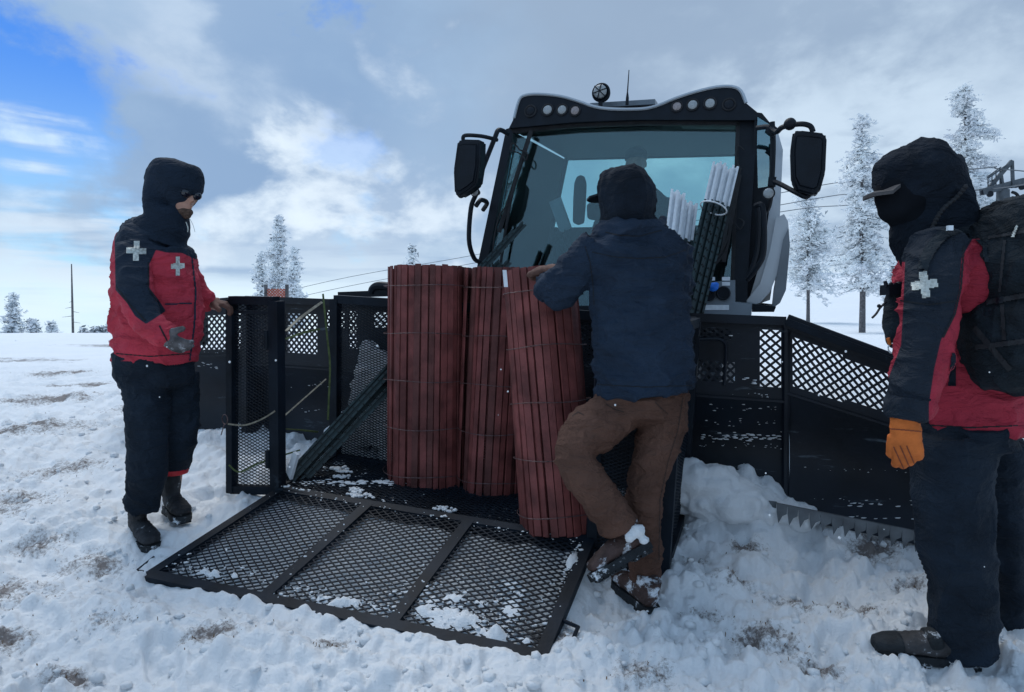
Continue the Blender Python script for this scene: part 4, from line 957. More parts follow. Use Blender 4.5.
# ------------------------------------------------------------------ cargo basket
FL = VF(0, 0, 0); BD = .66
FRt = RW(665, 563, 0); SW = (FRt-FL).dot(U); HT = 1.06
def basket():
    R0 = root_empty('cargo_basket', VF(SW/2, .3, -.05), 'black steel mesh cargo basket with its gate lowered onto the snow', 'basket')
    b = lambda s, v, w: VF(s, v, w)
    RLs = -.10                                  # rear left corner kicks outwards a little
    fr = MB(); T_ = .045
    fr.bar(b(0, 0, 0), b(SW, -.0, 0), T_*1.2, T_*1.2, W); fr.bar(b(RLs, BD, 0), b(SW, BD, 0), T_, T_, W); fr.bar(b(0, 0, 0), b(RLs, BD, 0), T_, T_, W); fr.bar(b(SW, 0, 0), b(SW, BD, 0), T_, T_, W)
    fr.build('floor_frame', 'steel_black', R0)
    m = MB(); expanded(m, [b(0.02, .02, .012), b(SW-.02, .02, .012), b(SW-.02, BD-.02, .012), b(RLs+.02, BD-.02, .012)], 78, 44, .0055, .004)
    m.build('floor_mesh', 'steel_black', R0, auto=False)
    m = MB()
    for k in range(1, 6): m.bar(b(SW*k/6, .02, -.012), b(SW*k/6+(RLs*(1-k/6)), BD-.02, -.012), .04, .02, W)
    for v in (.13, .26, .39, .52): m.bar(b(RLs*v/BD, v, -.014), b(SW, v, -.014), .03, .016, W)
    for k in range(18): m.bar(b(.05, .06+k*.032, .004), b(SW-.05, .06+k*.032, .004), .011, .006, W)
    m.build('floor_slats', 'steel_black', R0)
    # posts
    def post(s, v, h, w=.05, w2=None, h0=0):
        m = MB(); m.bar(b(s, v, h0), b(s, v, h), w, w2 or w, V); m.build('post', 'steel_black', R0)
    post(0, 0, HT, .062, .06, -.05); post(RLs, BD, HT-.02, .055); post(SW, 0, HT, .05, None, -.06); post(SW, BD, HT-.02)
    m = MB(); m.bar(b(RLs, BD, HT-.02), b(SW, BD, HT-.02), .045, .05, W); m.bar(b(SW, 0, HT), b(SW, BD, HT-.02), .045, .045, W); m.build('top_rail', 'steel_black', R0)
    def panel(name, q, nu, nv, w=.0052, t=.004, par=R0):
        m = MB(); expanded(m, q, nu, nv, w, t); m.build(name, 'steel_black', par, auto=False)
    panel('rear_mesh', [b(RLs, BD, 0), b(SW, BD, 0), b(SW, BD, HT-.03), b(RLs, BD, HT-.03)], 96, 124, .0042)
    panel('side_mesh', [b(SW, 0, 0), b(SW, BD, 0), b(SW, BD, HT-.03), b(SW, 0, HT-.03)], 28, 124, .0042)
    # fixed front panel at the right end
    sr = (RW(590, 541, 0)-FL).dot(U)+.03
    m = MB(); m.bar(b(sr, 0, 0), b(sr, 0, HT), .045); m.bar(b(sr, 0, HT), b(SW, 0, HT), .04, .04, W); m.bar(b(sr, 0, -.03), b(SW, 0, -.03), .04, .05, W); fp = m.build('front_frame', 'steel_black', R0)
    panel('front_mesh', [b(sr, 0, 0), b(SW, 0, 0), b(SW, 0, HT), b(sr, 0, HT)], 18, 124, .0042, par=fp)
    # swung-out door at the left
    d0 = FL; dl = P(232, 489, 3.66); tl = P(232, 300, 3.66); tr_ = d0+W*(HT-.0); dl2 = dl
    m = MB(); m.bar(dl2+W*-.02, tl, .042, .05, V); m.bar(tl, tr_, .05, .045, W); m.bar(dl2+W*.0, d0+W*.0, .04, .045, W); m.bar(tl-W*.065-V*.01, tr_-W*.065-V*.01, .02, .018, W)
    dr = m.build('door', 'steel_black', R0)
    m = MB(); expanded(m, [dl2, d0, tr_, tl], 16, 116, .0042, .003); m.build('door_mesh', 'steel_black', dr, auto=False)
    for h in (.18, .85):
        m = MB(); m.tube([d0+W*(h-.05)+U*-.045-V*.03, d0+W*(h+.05)+U*-.045-V*.03], .013, 8); m.build('hinge', 'steel_black', dr)
    m = MB(); c = P(229, 420, 3.6); ring = [c+U*.0+(U*math.cos(a)*.02+W*math.sin(a)*.028)-U*.03 for a in [2*math.pi*k/14 for k in range(14)]]; m.tube(ring, .0025, 5, close=True); m.tube([ring[10], P(221, 435, 3.58)], .003, 5); m.build('pull_ring', 'wire', dr)
    # gate lying on the snow
    g = RAMP; m = MB(); n = -rn if rn.z < 0 else rn; n = n.normalized()
    def gq(u, v): return quadpt(g, u, v)
    m.bar(gq(0, 0), gq(1, 0), .045, .035, n); m.bar(gq(0, 1), gq(1, 1), .05, .045, n); m.bar(gq(0, 0), gq(0, 1), .05, .04, n); m.bar(gq(1, 0), gq(1, 1), .05, .04, n)
    m.bar(gq(.325, 0)+n*.004, gq(.335, 1)+n*.004, .058, .030, n); m.bar(gq(.655, 0)+n*.004, gq(.665, 1)+n*.004, .055, .030, n)
    gt = m.build('gate', 'steel_black', R0)
    for a, c in ((0.012, .325), (.335, .655), (.665, .988)):
        m = MB(); expanded(m, [gq(a, .01)+n*.010, gq(c, .01)+n*.010, gq(c, .99)+n*.010, gq(a, .99)+n*.010], 22, 46, .0060, .005); m.build('gate_mesh', 'steel_black', gt, auto=False)
    m = MB(); e0 = gq(0, .97); m.tube([e0, P(137, 571, 3.0), P(156, 556, 3.12)], .009, 6); m.build('latch_rod', 'steel_black', gt)
    m = MB(); m.tube([gq(.985, 1), P(566, 657, 2.36), P(578, 627, 2.46), gq(1, .7)], .009, 6); m.build('latch_rod', 'steel_black', gt)
    return n
gn = basket()
# snow caught on gate and floor: crumbs and thin drifts
def crumbs():
    m = MB(); base = bmesh.new(); bmesh.ops.create_icosphere(base, subdivisions=2, radius=1); bv = np.array([v.co[:] for v in base.verts]); bf = [tuple(v.index for v in f.verts) for f in base.faces]; base.free()
    k = 0
    def lump(p, r, fl=.6, sx=1.0):
        nonlocal k; k += 1
        d = 1+.3*noise(bv*1.8+k*2.7, 5); v = bv*d[:, None]*np.array([r*sx, r, r*fl])+np.array(p); m.add(v.tolist(), bf)
    # drifts near the outer edge of the gate and along the hinge
    for (cu_, cv_, su, sv, n) in ((.06, .86, .03, .05, 60), (.10, .92, .05, .03, 60), (.20, .85, .05, .03, 50), (.42, .88, .06, .03, 60), (.52, .90, .05, .03, 50), (.40, .95, .05, .02, 40), (.74, .70, .06, .05, 70), (.80, .80, .07, .03, 80), (.78, .90, .07, .02, 80), (.9, .85, .04, .04, 40), (.85, .6, .08, .04, 50), (.0, .5, .005, .3, 60), (.98, .3, .01, .15, 60), (.2, .03, .2, .015, 70), (.5, .02, .2, .012, 50), (.33, .5, .01, .3, 40), (.66, .6, .01, .25, 40), (.9, .04, .1, .02, 40), (.99, .1, .01, .08, 50)):
        for i in range(int(n*.8)):
            u = random.gauss(cu_, su*1.3); v = random.gauss(cv_, sv)
            if 0 < u < 1 and 0 < v < 1: lump(quadpt(RAMP, u, v)+gn*random.uniform(.008, .020), random.uniform(.0015, .0045+.004*(random.random()<.1)), .6, random.uniform(1, 1.6))
    for (s, v, r) in ((.45, .09, .03), (.42, .16, .035), (.50, .12, .022), (.10, .42, .04), (.16, .40, .028), (.2, .30, .03), (.62, .03, .02), (1.1, .05, .018), (1.16, .06, .03), (1.45, .02, .024), (1.52, .02, .02), (.98, .12, .03), (1.66, .02, .02)):
        for j in range(22): lump(VF(s+random.gauss(0, r*.8), v+random.gauss(0, r*.5), .014+r*.2*random.random()), r*random.uniform(.15, .5), .6)
    for j in range(110): lump(VF(random.uniform(.0, .8), random.uniform(.03, .6), .012), random.uniform(.002, .006), .5, 1.6)
    for j in range(150):
        t = random.random(); lump(VF(.05+.7*t+random.gauss(0, .02), .12+.38*t+random.gauss(0, .02), .014), random.uniform(.003, .010), .5, 2)
    for j in range(140): lump(VF(random.uniform(.0, 1.7)**1.0, random.gauss(0, .008), .030), random.uniform(.002, .007), .6, 1.6)
    o = link_mesh('snow_crumbs', m.mesh('snow_crumbs'), ['snow'], smooth=True); tag(o, 'snow crumbs caught on the gate mesh and basket floor', 'snow', kind='stuff')
    # crusts on the blade
    m2 = MB(); bv2 = BV = None
    m = m2
    groom = bpy.data.objects['snow_groomer']; polys = []; vs = []
    for ch in groom.children:
        if ch.name.startswith('blade_'):
            off = LOC['snow_groomer']; b0 = len(vs); vs += [tuple(v.co+off) for v in ch.data.vertices]; polys += [tuple(b0+i for i in p.vertices) for p in ch.data.polygons]
    bv_ = BVHTree.FromPolygons(vs, polys)
    for x, y, s in snow_smears():
        d = ray(x, y).normalized(); h = bv_.ray_cast(CAM, d)
        if h[0] is not None and h[3] > 2.5:
            p = h[0]; r = random.uniform(.002, .008)*s; k += 1; dd = 1+.3*noise(bv*1.8+k*2.7, 5)
            v = bv*dd[:, None]*np.array([r*3.0, r*.35, r*.5])+np.array(p); m2.add(v.tolist(), bf)
    o = link_mesh('blade_frost', m2.mesh('blade_frost'), ['snow'], smooth=True); tag(o, 'scraped streaks of frozen snow stuck to the blade', 'snow', kind='stuff')
crumbs()

# ------------------------------------------------------------------ rolled slat fences
def fence_roll(bot, top, r, label, seed, turns=2.6, nsl=30, inward=.0045, skew=0.0):
    rd = random.Random(seed); ax = (top-bot); H = ax.length; ax.normalize()
    X = ax.cross(Vector((0, 1, 0))).normalized(); Z = X.cross(ax).normalized()
    root = root_empty('fence_roll', bot, label, 'fence roll', 'rolls of red slatted snow fence'); m = MB()
    a = rd.uniform(0, 6.28); rr = r-.008; sw = 2*math.pi*r/nsl; cnt = 0; tot = turns*2*math.pi; acc = 0
    pts = []
    while acc < tot:
        w = sw*rd.uniform(.66, .90); h0 = rd.uniform(-.006, .005); h1 = H+rd.uniform(-.006, .004); rc = rr-inward*acc*.9+rd.choice((0, 0, 0, -.009))+rd.uniform(-.003, .003)
        if acc > 6.28: rc -= .012
        d = X*math.cos(a)+Z*math.sin(a); t = X*-math.sin(a)+Z*math.cos(a); tw = rd.uniform(-.22, .22); t2 = (t+d*tw).normalized(); d2 = t2.cross(ax).normalized()
        lx = rd.uniform(-.004, .004); bow = rd.uniform(-.004, .004)
        th = .0045; N = 5; vs = []
        for j in range(N+1):
            f = j/N; c = bot+ax*(h0+(h1-h0)*f)+(d*math.cos(skew*(f-.5))+t*math.sin(skew*(f-.5)))*(rc+bow*math.sin(math.pi*f))+t*(lx*(f-.5)*2)
            for sx, sy in ((-1, -1), (1, -1), (1, 1), (-1, 1)): vs.append(c+t2*w/2*sx+d2*th*sy)
        fs = [(0, 3, 2, 1), (N*4, N*4+1, N*4+2, N*4+3)]
        for j in range(N):
            for e in range(4): fs.append((j*4+e, j*4+(e+1) % 4, j*4+4+(e+1) % 4, j*4+4+e))
        m.add(vs, fs, 1 if rd.random() < .12 else 0); cnt += 1
        st = (w+sw*rd.uniform(.10, .24))/r*(r/max(rc, .05)); a += st; acc += st
    m.build('slats', ['slat_red', 'slat_dark'], root)
    wr = MB()
    for f in (.07, .28, .49, .70, .91):
        n = 60; l1 = []; l2 = []
        for j in range(n):
            an = 2*math.pi*j/n; d = X*math.cos(an)+Z*math.sin(an); wv = .0022*math.sin(an*26)
            l1.append(bot+ax*(H*f+wv+.004*math.sin(an*3+f*9))+d*(r+.0015)); l2.append(bot+ax*(H*f-wv+.004*math.sin(an*3+f*9))+d*(r+.001))
        wr = MB(); wr.tube(l1, .0016, 4, close=True); wr.tube(l2, .0016, 4, close=True); wr.build('wire', 'wire', root)
    mm = MB()
    for j in range(0):
        an = rd.uniform(-2.4, -.8); d = X*math.cos(an)+Z*math.sin(an); p = bot+ax*H*rd.choice((.07, .28, .49, .70))+d*(r+.004)
        mm.ell(p, X*rd.uniform(.003, .009), Z*.004, ax*rd.uniform(.003, .008), 8, 6)
    return root
def dummy_(px, py, dv):          # visible foot of a roll -> centre of its base
    p = RW(px, py, .02); return p
p = RW(428, 488, .02); r1 = 43.5*(p.y+.2)/FPX*.98; c1 = p+Vector((0, r1*.98, 0)); c1z = P(428, 480, c1.y)
t1 = P(429.5, 268, c1.y+.02); b1 = P(428, 483, c1.y)
fence_roll(b1, t1, 44.5*c1.y/FPX, 'leftmost upright roll of red slatted snow fence in the basket', 1, nsl=40, skew=-.03)
Ym = c1.y-.14; fence_roll(P(492, 492, Ym), P(500, 270, Ym+.05), 36*Ym/FPX, 'middle roll of red slatted snow fence, partly hidden behind the leaning one', 2, nsl=32, skew=-.14)
Yf = 3.12; fr3 = fence_roll(P(559, 528, Yf), P(541, 271, Yf+.12), 41*Yf/FPX, 'front roll of red slatted snow fence leaning under the worker\'s hand', 5, nsl=30, skew=.16)

m = MB(); m.prism([P(502.5, 270, Yf-.12), P(506.5, 270, Yf-.12), P(508, 287, Yf-.13), P(504, 287, Yf-.13)], Vector((0, .004, 0))); m.build('label_strip', 'white_paint', fr3)
# ------------------------------------------------------------------ sign posts and bundles
def post_bundle(name, bots, tops, label, group, wn=.045, white=.28, cat='post'):
    for i, (a, b_) in enumerate(zip(bots, tops)):
        ax = (b_-a).normalized(); X = ax.cross(Vector((0, 1, 0))).normalized(); Z = X.cross(ax)
        root = root_empty(name, a, label[i], cat, group)
        L_ = (b_-a).length; w = wn; th = .003
        def chan(m, p0, p1, mi=0):      # flanged U channel
            for (o, s, hgt) in ((X*0+Z*.012, w*.5, .004), (X*w*.27, .004, .026), (-X*w*.27, .004, .026), (X*w*.42-Z*.012, w*.3, .004), (-X*w*.42-Z*.012, w*.3, .004)):
                c0 = p0+o; c1_ = p1+o; x = X*s/2; y = Z*hgt/2
                m.box8([c0-x-y, c0+x-y, c0+x+y, c0-x+y, c1_-x-y, c1_+x-y, c1_+x+y, c1_-x+y], mi)
        m = MB(); chan(m, a, a+ax*L_*(1-white)); n = int(L_*(1-white)/.055)
        for k in range(n):
            c = a+ax*(.03+k*.055)-Z*.001; m.disc(c-Z*.0165+X*w*.42, Z, .0048, .004, 8, 1); m.disc(c-Z*.0165-X*w*.42, Z, .0048, .004, 8, 1)
        m.build('channel', ['green_steel', 'hole_dark'], root)
        if white: m = MB(); chan(m, a+ax*L_*(1-white)+ax*.002, b_+ax*random.uniform(-.03, .02)); m.build('white_top', 'white_paint', root)
G1 = 'steel sign posts leaning on the windshield behind the worker'; G2 = 'steel sign posts lying diagonally across the basket'
tb = [(715.5, 163.5, 3.98), (722.5, 163, 4.02), (729, 165, 4.05), (734.5, 169, 4.09)]; bb = [(645, 470, 3.35), (650, 472, 3.40), (656, 474, 3.40), (661, 474, 3.46)]
post_bundle('sign_post', [P(*b) for b in bb], [P(*t) for t in tb], [o+' white tipped green post from the left in the tall right bundle' for o in ('first', 'second', 'third', 'fourth')], G1, .036, .14)
ta = [(674, 193, 3.95), (681, 194, 4.0), (688, 198, 4.03), (694, 200, 4.05)]; ba = [(640, 470, 3.3), (646, 470, 3.36), (652, 472, 3.38), (658, 472, 3.42)]
post_bundle('sign_post', [P(*b) for b in ba], [P(*t) for t in ta], [o+' white tipped post from the left in the shorter bundle beside the worker\'s shoulder' for o in ('first', 'second', 'third', 'fourth')], G1, .042, .17)
def band():
    m = MB(); c = P(713.5, 208, 3.86); ax = (P(722, 163, 4.02)-P(672, 472, 3.4)).normalized(); X = ax.cross(Vector((0, 1, 0))).normalized(); Z = X.cross(ax)
    m.tube([c+(X*math.cos(a)*.078+Z*math.sin(a)*.06+ax*.012*math.cos(a)) for a in [2*math.pi*k/28 for k in range(28)]], .0045, 7, close=True)
    o = m.build('tie_band', 'white_paint', loc=c); tag(o, 'white band tying the tall bundle of green posts', 'tie')
band()
d0 = [(281, 484, 3.72), (286, 486, 3.70), (291, 484, 3.78), (297, 488, 3.74)]; d1 = [(514, 232, 4.45), (524, 224, 4.43), (500, 262, 4.5), (509, 262, 4.42)]
post_bundle('sign_post', [P(*b) for b in d0], [P(*t) for t in d1], [o+' diagonal post from the left in the bundle crossing the basket behind the rolls' for o in ('first', 'second', 'third', 'fourth')], G2, .036, 0)
m = MB(); m.prism([P(329, 432, 3.93), P(334, 430, 3.93), P(302, 470, 3.78), P(296, 474, 3.78)], Vector((.01, .02, 0))); m.prism([P(286, 472, 3.66), P(293, 452, 3.66), P(297, 455, 3.66), P(290, 480, 3.66)], Vector((.01, .02, 0)))
o = m.build('reflective_strip', 'white_paint', loc=P(302, 470, 3.78)); tag(o, 'pale strips along the diagonal posts in the basket', 'strip')

# ratchet straps
def strap(name, pts, w, mt, label, up=(0, 0, 1)):
    p = bez([P(*a) for a in pts], 6); m = MB()
    for i in range(len(p)-1):
        m.bar(p[i]-(p[i+1]-p[i])*.06, p[i+1], w*.72, .003, Vector((0, 1, 0)))
    o = m.build(name, mt, loc=p[0]); tag(o, label, 'strap', 'load straps on the basket'); return o
strap('load_strap', [(286, 331, 3.75), (300, 318, 3.95), (322, 302, 4.15)], .022, 'strap_tan', 'tan strap slanting up from the corner post to the rear rail')
strap('load_strap', [(286, 339, 3.75), (302, 333, 3.95), (320, 329, 4.15)], .018, 'strap_green', 'green strap running nearly level below the slanting tan strap')
strap('load_strap', [(323, 294, 4.08), (325, 315, 4.04), (327, 335, 4.02), (330, 365, 4.02), (329, 395, 4.02), (328, 420, 4.02)], .016, 'strap_green', 'green strap hanging down over the rear rail of the basket')
strap('load_strap', [(283, 417, 3.66), (300, 402, 3.8), (326, 379, 4.06)], .011, 'strap_tan', 'thin tan strap rising to the rear mesh at mid height')
strap('load_strap', [(228, 424, 3.61), (245, 425, 3.58), (262, 419, 3.56), (275, 411, 3.53)], .012, 'strap_tan', 'tan strap across the middle of the door mesh')
strap('load_strap', [(229, 465, 3.61), (240, 472, 3.58), (262, 462, 3.56), (300, 450, 3.75)], .012, 'strap_green', 'low green strap crossing the door and the diagonal posts')
strap('load_strap', [(285, 429, 3.66), (300, 430, 3.85), (318, 432, 4.05)], .016, 'strap_green', 'short green strap between corner post and rear post')
# ------------------------------------------------------------------ people
def hand(wrist, fwd, pn, thumb, s=1.0, curl=(.35, .4, .3), spread=.10, tcurl=.5, fat=1.0, tdir=(.62, .72)):
    fwd = Vector(fwd).normalized(); pn = Vector(pn); pn = (pn-fwd*pn.dot(fwd)).normalized(); side = fwd.cross(pn); th = Vector(thumb)
    if side.dot(th) < 0: side = -side
    g = []; w = Vector(wrist)
    g.append(rings([(w-fwd*.03*s, .030*s*fat, .022*s*fat), (w+fwd*.015*s, .036*s*fat, .022*s*fat), (w+fwd*.055*s, .044*s, .021*s), (w+fwd*.095*s, .042*s, .017*s)], 16, pn))
    for k, (off, ln) in enumerate(((.031, .074), (.0105, .082), (-.0105, .076), (-.031, .060))):
        p = w+fwd*(.088-.004*abs(k-1))*s+side*off*s; d = (fwd+side*off*spread*20*.1).normalized(); pts = [(p-fwd*.02*s, .0115*s*fat, .0115*s*fat), (p, .0118*s*fat, .0118*s*fat)]; n = pn
        for c, fr, r in zip(curl, (.45, .32, .23), (.0112, .0102, .009)):
            c = c*(1+.12*k); d, n = (d*math.cos(c)+n*math.sin(c)).normalized(), (n*math.cos(c)-d*math.sin(c)).normalized()
            p = p+d*ln*fr*s; pts.append((p, r*s*fat, r*s*fat))
        g.append(rings(pts, 12, side, .9))
    p = w+fwd*.028*s+side*.034*s; d = (fwd*tdir[0]+side*tdir[1]+pn*.25).normalized(); pts = [(p-side*.014*s, .015*s*fat, .015*s*fat), (p+d*.012*s, .0145*s*fat, .0145*s*fat)]; p = p+d*.012*s
    for fr in (.034, .030):
        p = p+d*fr*s; pts.append((p, .0125*s*fat, .0125*s*fat)); d = (d*(1-tcurl*.4)+fwd*tcurl*.4+pn*tcurl*.3).normalized()
    g.append(rings(pts, 12, pn, .9)); return g
def head(c, f, up, s=1.0):
    f = Vector(f).normalized(); up = Vector(up); up = (up-f*up.dot(f)).normalized(); r = f.cross(up)
    def e(x, y, z, a, b, d): # along f, r, up
        m = MB(); m.ell(c+f*x*s+r*y*s+up*z*s, f*a*s, r*b*s, up*d*s, 18, 12); return m.v, m.f
    g = [e(-.012, 0, .03, .095, .074, .085), e(.018, 0, -.02, .070, .062, .085), e(.040, 0, -.075, .042, .044, .034), e(-.03, 0, -.08, .055, .05, .06),
         e(.094, 0, -.022, .018, .015, .013), e(.086, 0, .003, .012, .010, .026), e(.078, 0, .026, .018, .045, .010), e(.082, 0, -.052, .012, .023, .006), e(.080, 0, -.063, .012, .019, .006), e(.072, 0, -.088, .016, .020, .014),
         e(.060, .036, -.018, .022, .020, .016), e(.060, -.036, -.018, .022, .020, .016), e(-.005, .074, -.005, .018, .010, .030), e(-.005, -.074, -.005, .018, .010, .030)]
    return g, f, r, up
def boot(heel, fwd, up, L_=.30, s=1.0, mat_u='boot_dark', par=None, shaft=.16, label=None, name='boot', w=.05, toecap=False):
    fwd = Vector(fwd).normalized(); up = Vector(up); up = (up-fwd*up.dot(fwd)).normalized(); r = fwd.cross(up); h = Vector(heel)
    q = lambda a, b: h+fwd*a*L_+up*b
    g = [rings([(q(.06, .055), w*.70, .050), (q(.25, .06), w*.82, .055), (q(.5, .052), w*.95, .042), (q(.75, .043), w*1.05, .033), (q(.92, .036), w*.86, .024)], 18, up, .6),
         rings([(q(.17, .05), w*.75, .05), (q(.19, .10), w*.85, .060), (q(.18, shaft), w*.95, .062)], 18, fwd, .1)]
    me = fuse(g, .006, 2); wrinkle(me, .003, (20, 20, 30), 4, .0008); o = link_mesh(name, me, [mat_u], par, smooth=True)
    pr = []
    for a, b in ((-.02, .55), (.10, .78), (.3, .74), (.5, .86), (.72, 1.06), (.88, .92), (.98, .55), (1.02, .0)): pr.append((a, b))
    out = [q(a, -.012)+r*b*w for a, b in pr]+[q(a, -.012)-r*b*w for a, b in pr[::-1][1:]]
    m = MB(); m.prism(out, up*.032)
    for a in (.06, .16, .28, .5, .6, .7, .8, .9): m.boxf(q(a, -.016), fwd*.011, r*w*.72, up*.008)
    m.build('sole', 'sole', o)
    if toecap:
        t = fuse([rings([(q(.74, .040), w*1.10, .040), (q(.88, .036), w*1.02, .035), (q(1.0, .028), w*.72, .026)], 18, up, .5), rings([(q(.36, .07), w*.9, .05), (q(.50, .062), w*.98, .042)], 18, up, .2)], .006, 2); link_mesh('toe_cap', t, ['sole'], o, smooth=True)
        m = MB()
        for a in (.40, .48, .56, .64): m.tube([q(a, .088-(a-.4)*.06)-r*w*.5, q(a+.02, .098-(a-.4)*.07), q(a, .088-(a-.4)*.06)+r*w*.5], .0035, 5)
        m.build('laces', 'rubber', o)
    return o
def cloth(name, geoms, mt, par, vox=.009, sm=5, amp=.007, sc=(7, 7, 15), seed=0, fine=.0012, masks=None):
    me = fuse(geoms, vox, sm)
    if amp: wrinkle(me, amp, sc, seed, fine)
    if masks: polymask(me, masks)
    return link_mesh(name, me, [mt], par, smooth=True), me
def cross_poly(cx, cy, r, w, ang=0, rx=1):
    pts = [(-w, -r), (w, -r), (w, -w), (r, -w), (r, w), (w, w), (w, r), (-w, r), (-w, w), (-r, w), (-r, -w), (-w, -w)]
    c, s = math.cos(ang), math.sin(ang)
    return [(cx+(x*c-y*s)*rx, cy+x*s+y*c) for x, y in pts]
def world_bvh(o):
    off = rloc(o); me = o.data
    return BVHTree.FromPolygons([tuple(v.co+off) for v in me.vertices], [tuple(p.vertices) for p in me.polygons])
def body(name, geoms, loc, label, cat='person', group=None, vox=.008):
    me = fuse(geoms, vox, 2, .4); o = link_mesh(name, me, ['skin'], loc=loc, smooth=True); return tag(o, label, cat, group)

# ---- left person ---------------------------------------------------
def stack(rows, Y, dY=0):
    return T([((l+r)/2, y, Y+dY, (r-l)/2, d) for y, l, r, d in rows], 26, cap=.15)
def person_left():
    Y = 3.30
    hc = P(179, 193, Y); hg, f, r, up = head(hc, (.90, -.40, -.22), (.1, 0, 1), 1.0)
    torso = T([(160, 232, Y, 14, .08), (152, 255, Y, 28, .15), (154, 300, Y, 32, .15), (153, 360, Y, 32, .14)])
    LA = [(145, 375, 3.25, 23, .125), (148, 410, 3.24, 19.5, .11), (147, 440, 3.23, 18.5, .10), (147, 470, 3.24, 18.5, .09), (143.5, 495, 3.27, 17.5, .09), (142, 508, 3.28, 18, .09)]; LB = [(172, 375, 3.40, 24, .125), (179, 415, 3.42, 20, .11), (179, 445, 3.44, 16, .09), (175, 468, 3.46, 12.5, .075)]
    legs = [T(SCL(LA, .6)), T(SCL(LB, .6)+[(173, 490, 3.47, 7, .04)])]
    arms = [T([(134, 250, 3.13, 9, .045), (136, 290, 3.06, 9, .04), (145, 318, 3.03, 8, .04), (164, 336, 2.98, 6, .03), (175, 344, 2.97, 7, .015)]), T([(176, 255, 3.48, 8, .045), (188, 285, 3.6, 8, .04), (206, 301, 3.62, 6, .03), (219, 304, 3.63, 7, .015)])]
    B = body('person', hg+[torso]+legs+arms+[T([(172, 205, Y, 12, .06), (162, 235, Y, 13, .07)])], P(145, 534, 3.28), 'person in sunglasses, red and navy jacket and hood, standing by the open basket door')
    hood = [stack([(161, 160, 184, .07), (165, 151, 193, .10), (172, 147, 199, .12), (179, 146, 202.5, .125), (184, 146, 201, .125), (187, 146.5, 184, .118), (192, 147, 176, .115), (199, 147, 174, .115), (207, 147.5, 174, .115), (213, 148, 178, .115), (219, 147, 187, .12), (226, 143, 188, .13), (233, 136, 185.5, .14), (240, 128, 188, .16)], Y)]
    J = [T([(163, 227, Y, 18, .10), (159, 233, Y, 25, .14), (154, 243, Y, 33, .18), (155, 262, Y, 37, .20), (157.5, 292, Y, 41, .20), (158, 322, Y, 42, .19), (156, 345, Y, 40.5, .18), (155.5, 361, Y, 39, .17)], 28, cap=.04),
         T([(133, 249, 3.15, 16, .075), (132.5, 275, 3.07, 16.5, .075), (137, 300, 3.03, 17, .075), (146, 319, 3.00, 16, .07), (160, 332, 2.98, 13.5, .06), (168, 338, 2.965, 12, .052)], 20),
         T([(178, 250, 3.50, 15, .07), (188, 280, 3.58, 15, .07), (200, 297, 3.61, 12, .06), (212, 301.5, 3.62, 9.5, .05)], 20)]
    hood_o, _ = cloth('hood', hood, 'hood_left', B, .009, 4, .005, (8, 8, 10), 3)
    dark = [[(114.5, 238), (115.5, 290), (127, 303), (135, 316), (146, 324), (166, 311), (158, 299), (149.5, 288), (149.5, 264), (156, 250), (166, 252.5), (182, 253), (197, 260), (196, 225), (175, 200), (130, 200)]]
    jo, _ = cloth('jacket', J, 'jacket_left', B, .008, 3, .011, (7, 7, 15), 1, masks=dark)
    bv = world_bvh(jo)
    decal(bv, cross_poly(136.3, 250.8, 9.8, 3.0, .06), .004, .8).build('cross_patch', 'reflective', B, auto=False)
    decal(bv, cross_poly(177.8, 266, 9.4, 2.7, -.04, .72), .004, .8).build('cross_patch', 'reflective', B, auto=False)
    decal(bv, [(190.8, 254), (192.4, 254), (196.6, 290), (195.5, 325), (190.5, 361), (189, 361), (193.6, 325), (194.8, 290)], .003, .6).build('zip', 'navy_cloth', B, auto=False)
    decal(bv, [(165, 303.4), (192, 302.6), (192, 304), (165, 304.8)], .003, .6).build('pocket_zip', 'navy_cloth', B, auto=False)
    for pl, nm in (([(116, 353), (150, 356), (190, 353), (190, 354), (150, 357), (116, 354)], 'hem_seam'), ([(148, 262), (149.2, 262), (149.2, 288), (157, 300), (156, 301), (148, 289)], 'panel_seam'), ([(116, 286), (127, 300), (146, 320), (145, 321.2), (126, 301.4), (115, 287)], 'panel_seam'), ([(160, 325), (168, 341), (167, 342), (158.6, 326)], 'cuff_seam')):
        m = decal(bv, pl, .002, .4)
        if m.v: m.build(nm, 'seam', B, auto=False)
    tr = [T([(154, 352, Y, 38, .17), (155, 372, Y, 36, .165), (156, 385, Y, 34, .16)], 26),
          T(LA, 22, cap=.05), T(LB, 22, cap=.05)]
    cloth('trousers', tr, 'black_cloth', B, .009, 3, .010, (7, 7, 11), 2)
    me = fuse([T([(174.5, 468, 3.46, 12.8, .079), (174.3, 473, 3.46, 12.6, .078)], 22, 0.02, 1)], .006, 1); link_mesh('ankle_band', me, ['red_band'], B, smooth=True)
    gl = hand(P(162, 336, 2.97), (.86, -.05, -.50), (.25, 1, .2), (.5, .1, .9), .92, (.35, .55, .5), fat=1.25); me = fuse(gl, .005, 2); wrinkle(me, .002, (25, 25, 25), 3, 0); link_mesh('glove', me, ['glove_grey'], B, smooth=True)
    gl = hand(P(211, 303, 3.62), (.97, .1, -.08), (0, .2, -1), (0, -1, .1), .92, (.5, .8, .6), fat=1.3); me = fuse(gl, .005, 2); link_mesh('glove', me, ['glove_brown'], B, smooth=True)
    hz1 = P(134, 529, 3.33)-Vector((0, 0, .012)); boot(hz1, (.66, -.62, -.08), (0, 0, 1), .29, mat_u='boot_dark', par=B, shaft=.17)
    hz2 = P(168, 502, 3.50)-Vector((0, 0, .03)); boot(hz2, (.62, -.6, -.05), (0, 0, 1), .25, mat_u='boot_dark', par=B, shaft=.22)
